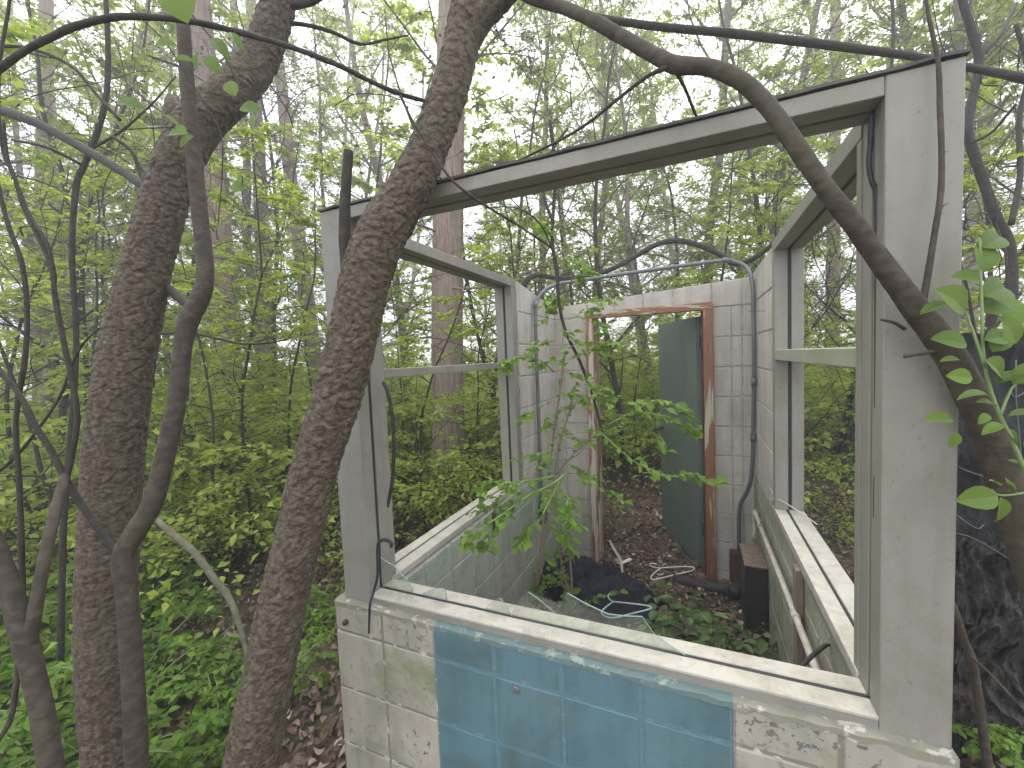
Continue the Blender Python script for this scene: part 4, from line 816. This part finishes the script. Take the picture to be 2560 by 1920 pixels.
for rows in ([(2300, 1330, .95, 2), (2420, 1340, 1.0, 2), (2560, 1420, 1.05, 2)], [(2380, 1160, 1.2, 2), (2440, 1185, 1.2, 2), (2580, 1225, 1.2, 2)], [(2540, 900, 1.2, 2.5), (2540, 990, 1.2, 2.5), (2548, 1080, 1.2, 2.5), (2556, 1180, 1.2, 2.5)], [(2528, 980, 1.2, 2.5), (2540, 992, 1.2, 2.5), (2580, 970, 1.2, 2.5)], [(2380, 1280, 1.2, 2), (2440, 1320, 1.2, 2), (2460, 1312, 1.2, 2)]):
    tube(mb, smoothpath(P4(rows), 4), 5)
thing('fence_wire', 'thin loose fence wires strung across the black sheeting', 'wire', mb, M['conduit'], at(2450, 1200, 1.2))

# ------------------------------------------------------------------ generated trees, saplings, shrubs
def grow(seed, H, r0, nb, b0, bl, sub, tw, size, count, spreadz=.35, wig=.06, lean=(0, 0), tpl=LEAF_XL, leafy=1.0, droop=.2, nside=10, flat=1.0, topw=.25, upb=.0, bmax=.03):
    global rng
    keep = rng; rng = np.random.default_rng(seed); wood, foli = MB(), MB()
    n = 12; P = [np.array([0, 0, -.15])]; d = np.array([lean[0], lean[1], 1.0])
    for i in range(n-1):
        d = d+np.array([*rng.normal(0, wig, 2), .02]); d /= np.linalg.norm(d); P.append(P[-1]+d*H/(n-1))
    P = np.array(P); rad = r0*np.linspace(1, topw, n); rad[0] *= 1.25
    tr = smoothpath(np.c_[P, rad], 4); tube(wood, tr, nside)
    for k in range(nb):
        f = b0+(1-b0)*(k+rng.random())/nb; x = f*(len(tr)-1); i = min(int(x), len(tr)-2); p = tr[i, :3]; a_ = k*2.4+rng.uniform(-.5, .5)
        L = bl*(1-.55*(f-b0)/(1-b0))*rng.uniform(.6, 1.15); d = np.array([math.cos(a_), math.sin(a_), spreadz+upb+rng.normal(0, .15)])
        m_ = 6; q = [p]; d /= np.linalg.norm(d)
        for _ in range(m_-1):
            d = d+rng.normal(0, .13, 3)+np.array([0, 0, .03]); d /= np.linalg.norm(d); q.append(q[-1]+d*L/(m_-1))
        q = np.array(q); rb = min(tr[i, 3]*.45, bmax); bp = np.c_[q, np.linspace(rb, rb*.2, m_)]; tube(wood, bp, 5, cap=False)
        for s_ in range(sub):
            j = rng.integers(1, m_-1); t = q[j+1]-q[j]; t /= np.linalg.norm(t)+1e-9
            sd = np.cross(t, [0, 0, 1]); sd /= np.linalg.norm(sd)+1e-6; dd = t*.6+sd*rng.choice([-1, 1])*rng.uniform(.4, 1)+np.array([0, 0, rng.uniform(-.3, .4)*flat])
            l2 = L*rng.uniform(.25, .5); z = [q[j]]
            for _ in range(3): 
                dd = dd/np.linalg.norm(dd)+rng.normal(0, .14, 3); z.append(z[-1]+dd*l2/3)
            z = np.array(z); zp = np.c_[z, np.linspace(rb*.3, rb*.1, 4)]; tube(wood, zp, 3, cap=False)
            if leafy > 0 and rng.random() < leafy: spray(foli, zp, count, size, tpl, 0, droop=droop)
            for _ in range(tw):
                j2 = rng.integers(0, 3); d3 = (z[j2+1]-z[j2]); d3 = d3/np.linalg.norm(d3)*.7+rng.normal(0, .6, 3)*np.array([1, 1, .6*flat]); l3 = l2*rng.uniform(.3, .6)
                y = np.array([z[j2], z[j2]+d3*l3*.5, z[j2]+d3*l3+np.array([0, 0, -.02])]); yp = np.c_[y, [rb*.13, rb*.1, rb*.05]]; tube(wood, yp, 3, cap=False)
                if leafy > 0 and rng.random() < leafy: spray(foli, yp, count, size, tpl, 0, droop=droop)
    rng = keep; return wood, foli
PROTO = {}
def proto(key, mats, **kw):
    w_, f_ = grow(**kw); PROTO[key] = (w_, f_, w_.mesh('trunk', M[mats[0]], True), f_.mesh('crown', M[mats[1]]) if f_.v else None, mats)
for i in range(4): proto('tall%d' % i, ('bark_grey', 'leaf_canopy'), seed=100+i, H=11+i*.6, r0=.085+.01*i, nb=26, b0=.16, bl=2.7, sub=9, tw=6, size=.064, count=8, spreadz=.55, wig=.05, upb=.2)
for i in range(4): proto('sapling%d' % i, ('bark_dark', 'leaf_spring'), seed=200+i, H=4.2+i*.4, r0=.022, nb=22, b0=.12, bl=1.2, sub=5, tw=3, size=.066, count=7, spreadz=.35, wig=.09, flat=.4, tpl=LEAF_LO)
for i in range(2): proto('cedar%d' % i, ('bark_cedar', 'leaf_cedar'), seed=300+i, H=12, r0=.20, nb=46, b0=.16, bl=2.1, sub=7, tw=4, size=.05, count=4, spreadz=.02, wig=.015, leafy=.55, topw=.5, nside=18, bmax=.016)
for i in range(2): proto('bare%d' % i, ('bark_dark', 'leaf_canopy'), seed=350+i, H=7, r0=.045, nb=16, b0=.18, bl=1.9, sub=6, tw=4, size=.05, count=4, spreadz=.8, wig=.09, leafy=.30, upb=.3)
def shrub(seed, H, n, size, cnt, tpl=LEAF_LO):
    global rng
    keep = rng; rng = np.random.default_rng(seed); w_, f_ = MB(), MB()
    for k in range(n):
        a_ = k*2.4+rng.random(); d = np.array([math.cos(a_)*.55, math.sin(a_)*.55, 1.0]); P = [np.array([rng.normal(0, .04), rng.normal(0, .04), -.05])]; h = H*rng.uniform(.6, 1.1)
        for i in range(8):
            d = d+rng.normal(0, .10, 3)+np.array([math.cos(a_)*.09, math.sin(a_)*.09, -.10]); d /= np.linalg.norm(d); P.append(P[-1]+d*h/8)
        P = np.array(P); pp = np.c_[P, np.linspace(.009, .003, 9)]; tube(w_, pp, 5, cap=False); spray(f_, pp, cnt, size, tpl, lo=.3)
        for s_ in range(9):
            i = rng.integers(2, 8); t = P[i]-P[i-1]; dd = t/np.linalg.norm(t)*.5+rng.normal(0, .6, 3)*np.array([1, 1, .5])
            leafbranch(w_, f_, P[i], dd, h*rng.uniform(.18, .38), .003, 2, size, cnt, tpl, bend=.6)
    rng = keep; return w_, f_
for i in range(4):
    w_, f_ = shrub(400+i, 1.75+.15*i, 10, .072, 8); PROTO['shrub%d' % i] = (w_, f_, w_.mesh('stems', M['bark_dark'], True), f_.mesh('leaves', M['leaf_spring']), ('bark_dark', 'leaf_spring'))
for i in range(2):
    w_, f_ = shrub(450+i, .95, 8, .060, 9, LEAF_HI); PROTO['bush%d' % i] = (w_, f_, w_.mesh('stems', M['twig_green'], True), f_.mesh('leaves', M['leaf_near']), ('twig_green', 'leaf_near'))
NAMES = {'tall': ('deciduous_tree', 'tree', 'trunk', 'crown'), 'sapling': ('leafy_sapling', 'sapling', 'trunk', 'crown'), 'cedar': ('cedar_tree', 'tree', 'trunk', 'crown'), 'bare': ('bare_tree', 'tree', 'trunk', 'crown'), 'shrub': ('shrub', 'shrub', 'stem', 'leaves'), 'bush': ('leafy_bush', 'bush', 'stem', 'leaves')}
def put(key, x, y, s=1.0, rot=None, label=None, group=None, lean=(0, 0), sz=1.0):
    w_, f_, mw_, mf_, mats = PROTO[key]; kind = key.rstrip('0123456789'); nm, cat, pn, cn = NAMES[kind]
    o = bpy.data.objects.new(nm, None); scene.collection.objects.link(o); o.location = (x, y, float(gh(x, y)[0]))
    o.rotation_euler = (lean[0], lean[1], rng.uniform(0, 6.28) if rot is None else rot); o.scale = (s, s, s*sz)
    tag(o, label, cat, group)
    for n_, me in ((pn, mw_), (cn, mf_)):
        if me is None: continue
        c_ = bpy.data.objects.new(n_, me); scene.collection.objects.link(c_); c_.parent = o
    return o
def putu(key, u, t, **kw):
    p = ongrd(u, t); return put(key, p[0], p[1], **kw)

# cedars that can be told apart
putu('cedar0', 562, 5.6, s=.95, label='thick shaggy reddish cedar trunk between the two dark leaning trees', rot=1.0, lean=(0, R(1.0)))
putu('cedar1', 1108, 4.5, s=.92, label='stout shaggy cedar trunk framed by the left side window', rot=2.0, lean=(0, R(-1.0)))
putu('cedar0', 672, 9.0, s=.9, label='distant cedar trunk just right of the thick shaggy cedar', rot=4.0)
putu('cedar1', 790, 8.6, s=.85, label='distant cedar trunk just left of the booth corner', rot=5.0)
putu('cedar1', 95, 8.5, s=.9, label='distant reddish cedar trunk near the left edge', rot=3.0)
putu('cedar0', 2080, 9.5, s=.8, label='distant cedar trunk beyond the right side window', rot=.3)
# deciduous trees
for k, (key, u, t, s, lab) in enumerate([('tall0', 1640, 6.5, .75, 'grey leaning tree seen through the open doorway'), ('tall1', 1500, 9, .9, 'tall pale tree rising above the left part of the back wall'), ('tall2', 1760, 7.5, .9, 'tall green tree rising above the right part of the back wall'),
        ('tall3', 1950, 5.2, .72, 'leafy tree behind the upper right window corner'), ('tall0', 2250, 6.5, .9, 'tall leafy tree hidden partly by the right window post'), ('tall1', 2480, 5.0, .8, 'leafy tree at the upper right beyond the sheeting'),
        ('tall2', 1330, 8, .85, 'thin leafed tree above the left back corner of the booth'), ('tall3', 1010, 9, .85, 'tall tree behind the fork of the leaning cherry'), ('tall0', 840, 11, .9, 'far pale tree behind the broken stub'),
        ('tall1', 420, 8, .8, 'leafy tree behind the bend of the crooked cherry'), ('tall2', 250, 6.5, .75, 'leafy tree behind the upright branch at the upper left'), ('tall3', 60, 5.5, .7, 'leafy tree in the upper left corner'),
        ('tall0', -250, 6.0, .8, 'leafy tree just beyond the left edge of the view'), ('bare0', 1560, 5.0, .9, 'many-branched dark tree seen above the doorway'), ('bare1', 1990, 4.2, .8, 'bare tangled dark stems seen through the right side window'),
        ('bare0', 2090, 5.5, .95, 'bare dark tree behind the arching trunk'), ('bare1', 1230, 6.5, 1.0, 'bare thin tree seen through the upper left window pane'), ('bare0', 650, 6.5, 1.0, 'thin bare tree with level twigs between the leaning trees'), ('bare1', 930, 7.5, 1.1, 'thin bare tree behind the leaning cherry trunk'),
        ('bare0', 120, 4.5, .9, 'thin bare tree in the left undergrowth'), ('bare1', 2400, 4.5, 1.0, 'dark bare tree behind the right window post')]):
    putu(key, u, t, s=s, label=lab, lean=(R(rng.uniform(-5, 5)), R(rng.uniform(-5, 5))))
# saplings
SAP = [(60, 3.2, .85, 'bright sapling leaning into the left edge of the view'), (210, 4.2, .9, 'bright leafy sapling behind the forked sapling stem'), (420, 3.6, .62, 'short bright sapling right of the crooked cherry'), (520, 4.6, .85, 'bright sapling in front of the thick shaggy cedar'),
       (640, 5.2, .8, 'leafy sapling in the gap between the leaning trees'), (740, 4.8, .7, 'leafy sapling touching the left side of the leaning cherry'), (1000, 5.4, .6, 'small sapling at the lower left of the side window'), (1180, 4.4, .55, 'small sapling at the right end of the left side window'),
       (1600, 4.8, .6, 'sapling just outside the doorway'), (1560, 7.0, .9, 'larger sapling further behind the doorway'), (1980, 4.0, .7, 'sapling right outside the right side window'), (2110, 4.8, .9, 'taller sapling further beyond the right side window'), (2480, 3.2, .8, 'sapling behind the black sheeting'),
       (1400, 5.5, 1.0, 'sapling rising behind the left back corner of the booth'), (1850, 6.2, 1.05, 'sapling rising behind the right back corner of the booth'), (330, 6.0, 1.1, 'taller sapling deep in the left wood'), (490, 2.9, .68, 'sapling with pale stem right behind the slim cherry stem'), (600, 3.4, .74, 'slender sapling between the slim cherry and the leaning cherry'), (-40, 2.4, .75, 'near sapling cut by the left edge above the bushes'), (150, 2.8, .72, 'leafy sapling tip behind the leftmost crossing stems'), (1040, 3.6, .62, 'sapling close outside the left side window'), (700, 3.9, .78, 'sapling standing half behind the leaning cherry'),
       (380, 5.4, 1.35, 'tall thin sapling crown behind the bend of the crooked cherry'), (150, 5.0, 1.4, 'tall thin sapling crown in the upper left'), (610, 6.2, 1.45, 'tall thin sapling crown between the two thick trunks'), (1260, 6.0, 1.5, 'tall thin sapling crown over the left window header'), (1450, 7.2, 1.7, 'tall leafy crown over the left half of the doorway'),
       (1700, 6.8, 1.6, 'tall leafy crown over the right half of the doorway'), (1900, 5.2, 1.35, 'tall leafy crown just left of the upper right window corner'), (2120, 5.0, 1.3, 'tall leafy crown seen through the upper right window corner'), (2300, 5.5, 1.6, 'tall leafy crown above the right window post'), (2520, 4.6, 1.4, 'tall leafy crown in the upper right corner'), (920, 6.6, 1.6, 'tall leafy crown behind the fork of the leaning cherry'), (1330, 4.6, .95, 'sapling standing close behind the back wall'), (1730, 4.4, .85, 'sapling standing close behind the green door')]
for k, (u, t, s, lab) in enumerate(SAP): putu('sapling%d' % (k % 4), u, t, s=s, label=lab, lean=(R(rng.uniform(-8, 8)), R(rng.uniform(-8, 8))))
# shrubs
SHR = [(-60, 2.6, 1.0, 'arching shrub cut by the left edge'), (130, 3.0, .95, 'arching shrub behind the leftmost stem'), (200, 4.6, 1.05, 'arching shrub deeper behind the leftmost stem'), (430, 4.0, .85, 'arching shrub right of the crooked cherry foot'), (520, 3.3, .75, 'low arching shrub above the fallen branch'),
       (610, 4.2, .95, 'arching shrub in the middle of the gap between the leaning trees'), (700, 3.6, .7, 'low shrub left of the leaning cherry foot'), (560, 6.2, 1.1, 'larger shrub deep in the gap between the leaning trees'), (760, 5.6, 1.05, 'larger shrub just left of the booth corner'), (390, 7.0, 1.1, 'large shrub far behind the crooked cherry'),
       (960, 3.6, .75, 'shrub at the lower left of the side window'), (1060, 4.4, 1.0, 'shrub in front of the stout cedar'), (1200, 3.8, .8, 'shrub by the rear jamb of the left side window'), (1130, 6.0, 1.1, 'shrub beyond the stout cedar'), (1540, 5.6, .8, 'shrub outside the left half of the doorway'),
       (1630, 6.6, .95, 'shrub outside the middle of the doorway'), (2000, 5.4, .8, 'shrub low beyond the right side window'), (2140, 3.6, .6, 'low shrub outside the right sill'), (2560, 2.4, .7, 'shrub at the right edge behind the sheeting'), (2350, 5.5, 1.0, 'shrub hidden behind the right post'), (300, 3.2, .7, 'shrub peeping out behind the crooked cherry'), (480, 5.2, 1.2, 'tall arching shrub before the thick shaggy cedar'), (660, 5.0, 1.25, 'tall arching shrub beside the thin bare tree'), (60, 4.0, 1.2, 'tall arching shrub at the left edge'), (1010, 5.2, 1.15, 'tall shrub left of the stout cedar'), (1250, 5.0, 1.1, 'tall shrub behind the rear jamb of the left side window'), (2060, 6.5, 1.2, 'tall shrub far beyond the right side window')]
for k, (u, t, s, lab) in enumerate(SHR): putu('shrub%d' % (k % 4), u, t, s=s, label=lab)
# near low bushes bottom left and beside the booth
BSH = [(470, 1.65, .62, 'bright leafy bush at the foot of the slim cherry stem'), (180, 1.75, .8, 'bright leafy bush between the forked sapling and the crooked cherry'), (40, 1.5, .75, 'bright leafy bush in the bottom left corner'), (820, 2.6, .55, 'small bush at the booth corner beside the leaning cherry'),
       (2560, 1.6, .5, 'small bush at the bottom right corner'), (230, 2.5, .9, 'leafy bush behind the crooked cherry foot'), (-60, 2.0, .95, 'leafy bush cut by the left edge of the view')]
for k, (u, t, s, lab) in enumerate(BSH): putu('bush%d' % (k % 2), u, t, s=s, label=lab)

# ------------------------------------------------------------------ far wood, ground cover, dead leaves
far = MB(); farl = MB()
def M3(rot, s, sz=1): c_, s_ = math.cos(rot), math.sin(rot); return np.array([[c_*s, -s_*s, 0], [s_*s, c_*s, 0], [0, 0, s*sz]])
for k in range(44):
    a_ = R(-23.7)+ R(rng.uniform(-62, 62)); t = rng.uniform(10.5, 26); x, y = CAM[0]+math.sin(a_)*t, CAM[1]+math.cos(a_)*t
    key = rng.choice(['tall0', 'tall1', 'tall2', 'tall3', 'cedar0', 'bare0', 'sapling1', 'sapling3']); s_ = rng.uniform(.8, 1.15)*(1.5 if 'sap' in key else 1); rot = rng.uniform(0, 6.28); Mx = M3(rot, s_)
    z = float(gh(x, y)[0]); far.merge(PROTO[key][0], Mx, (x, y, z))
    if PROTO[key][1].v: farl.merge(PROTO[key][1], Mx, (x, y, z))
fw_ = far.obj('far_woods', M['bark_grey'], smooth=True); tag(fw_, 'pale mass of distant woodland trunks and twigs closing the view behind everything', 'woodland', kind='stuff')
fl_ = farl.obj('far_foliage', M['leaf_canopy']); tag(fl_, 'pale green mass of distant woodland leaves behind the nearer trees', 'foliage', kind='stuff')
und = MB()
for k in range(120):
    a_ = R(-23.7)+R(rng.uniform(-58, 58)); t = 6.0+26*rng.random()**1.3; x, y = CAM[0]+math.sin(a_)*t, CAM[1]+math.cos(a_)*t
    key = rng.choice(['shrub0', 'shrub1', 'shrub2', 'shrub3']); und.merge(PROTO[key][1], M3(rng.uniform(0, 6.28), rng.uniform(1.1, 1.6)*(1+t*.02)), (x, y, float(gh(x, y)[0])))
tag(und.obj('undergrowth', M['leaf_spring']), 'continuous light green undergrowth filling the wood beyond the near shrubs', 'undergrowth', kind='stuff')
# ground cover seedlings
gc = MB(); n = 3000; a_ = R(-23.7)+np.radians(rng.uniform(-60, 60, n)); t = 1.2+9*rng.random(n)**.8
x = CAM[0]+np.sin(a_)*t; y = CAM[1]+np.cos(a_)*t; keepm = ~((x > -.08) & (x < W+.08) & (y > -.06) & (y < 2.35))
dens = fbm(np.stack([x*.8, y*.8, x*0], 1), 77, 3); keepm &= (dens > .50)|(t > 6); keepm &= ~((np.abs(x-.9) < .6) & (y > 2.2) & (y < 4)); x, y = x[keepm], y[keepm]; z = gh(x, y)
for j in range(7):
    ph = rng.uniform(0, 6.28, len(x)); hh = rng.uniform(.04, .26, len(x)); r_ = rng.uniform(.0, .10, len(x))
    d = np.stack([np.cos(ph), np.sin(ph), rng.uniform(-.2, .3, len(x))], 1)
    leaves(gc, np.stack([x+np.cos(ph)*r_, y+np.sin(ph)*r_, z+hh], 1), d, np.array([[0, 0, 1.]])+rng.normal(0, .25, (len(x), 3)), rng.uniform(.035, .075, len(x)), LEAF_LO)
tag(gc.obj('ground_cover', M['leaf_spring']), 'low green seedlings scattered over the forest floor', 'ground cover', kind='stuff')
# dead leaves
dlm = MB()
def curl(n):
    return None
def deadscatter(x, y, z, size):
    n = len(x); ph = rng.uniform(0, 6.28, n); d = np.stack([np.cos(ph), np.sin(ph), rng.normal(0, .25, n)], 1)
    tplc = (LEAF_HI[0]*np.array([1, 1, rng.uniform(1.5, 3)]), LEAF_HI[1], LEAF_HI[2])
    leaves(dlm, np.stack([x, y, z], 1), d, np.array([[0, 0, 1.]])*rng.choice([-1, 1], (n, 1))+rng.normal(0, .45, (n, 3)), size, tplc, width=1.15, var=rng.random(n)**1.6)
def mh(x, y): return gh(x, y)+(fbm(np.stack([x*5, y*5, x*0], 1), 9, 4)-.47)*.07
n = 24000; a_ = R(-23.7)+np.radians(rng.uniform(-60, 60, n)); t = 1.0+6.5*rng.random(n)**.9; x = CAM[0]+np.sin(a_)*t; y = CAM[1]+np.cos(a_)*t
k_ = ~((x > -.02) & (x < W+.02) & (y > -.02) & (y < 2.25)); x, y = x[k_], y[k_]; deadscatter(x, y, mh(x, y)+rng.uniform(.005, .05, len(x)), rng.uniform(.018, .055, len(x)))
n = 7500; x = rng.uniform(XLI+.02, XRI-.02, n); y = rng.uniform(.18, 2.3, n); k_ = (y < 2.08)|((x > .46) & (x < 1.12)); x, y = x[k_], y[k_]; deadscatter(x, y, mh(x, y)+rng.uniform(.004, .04, len(x)), rng.uniform(.014, .042, len(x)))
tag(dlm.obj('leaf_litter', M['dead']), 'brown curled dead leaves strewn over the ground and the booth floor', 'leaf litter', kind='stuff')

# bare twiggy vines climbing between the trunks
def tangle(label, u0, u1, v0, v1, t0, t1, n_, seed):
    global rng
    keep = rng; rng = np.random.default_rng(seed); mb = MB()
    for k in range(n_):
        u, v, t = rng.uniform(u0, u1), rng.uniform(v0, v1), rng.uniform(t0, t1); P = [at(u, v, t)]; d = RT*rng.normal(0, 1)+UP*rng.normal(.5, .5)+FW*rng.normal(0, .5)
        for i in range(7):
            d = d/np.linalg.norm(d)+rng.normal(0, .22, 3); P.append(P[-1]+d/np.linalg.norm(d)*t*.05*rng.uniform(.6, 1.5))
        r_ = rng.uniform(.0015, .005); tube(mb, smoothpath(np.c_[np.array(P), np.linspace(r_, r_*.3, 8)], 3), 4, cap=False)
        for b_ in range(3):
            i = rng.integers(2, 7); d2 = rng.normal(0, 1, 3); Q = np.array([P[i], P[i]+d2*t*.02, P[i]+d2*t*.045+rng.normal(0, t*.008, 3)]); tube(mb, np.c_[Q, [r_*.5, r_*.35, r_*.1]], 3, cap=False)
    rng = keep; p = at((u0+u1)/2, (v0+v1)/2, (t0+t1)/2); tag(mb.obj('twig_tangle', M['bark_dark'], None, True, p), label, 'twigs', kind='stuff')
tangle('tangle of thin bare twigs between the two thick leaning trunks', 480, 900, 150, 900, 2.6, 5, 80, 1)
tangle('tangle of thin bare twigs in the upper left foliage', 0, 420, 50, 1000, 1.8, 4, 70, 2)
tangle('tangle of thin bare stems beyond the right side window', 1950, 2180, 450, 1200, 2.6, 4.5, 60, 3)
tangle('tangle of thin bare twigs beyond the left side window', 960, 1270, 600, 1300, 3.2, 5, 50, 4)
tangle('tangle of thin bare twigs above the back wall and header', 1150, 2150, 30, 560, 3.0, 6, 110, 5)
tangle('tangle of thin bare twigs right of the window post', 2420, 2600, 30, 760, 1.8, 3.5, 40, 6)

# ------------------------------------------------------------------ thin haze in the wood
mb = MB(); box(mb, (-70, -40, -2.2), (70, 90, 24)); hz = mb.obj('haze', [], None)
m = bpy.data.materials.new('haze'); m.use_nodes = True; n = m.node_tree; n.nodes.clear(); o = n.nodes.new('ShaderNodeOutputMaterial'); v = n.nodes.new('ShaderNodeVolumePrincipled')
v.inputs['Color'].default_value = (.95, .97, 1, 1); v.inputs['Density'].default_value = .017; v.inputs['Anisotropy'].default_value = .3
n.links.new(v.outputs[0], o.inputs['Volume']); hz.data.materials.append(m); tag(hz, 'thin pale haze in the air of the wood', 'haze', kind='stuff')
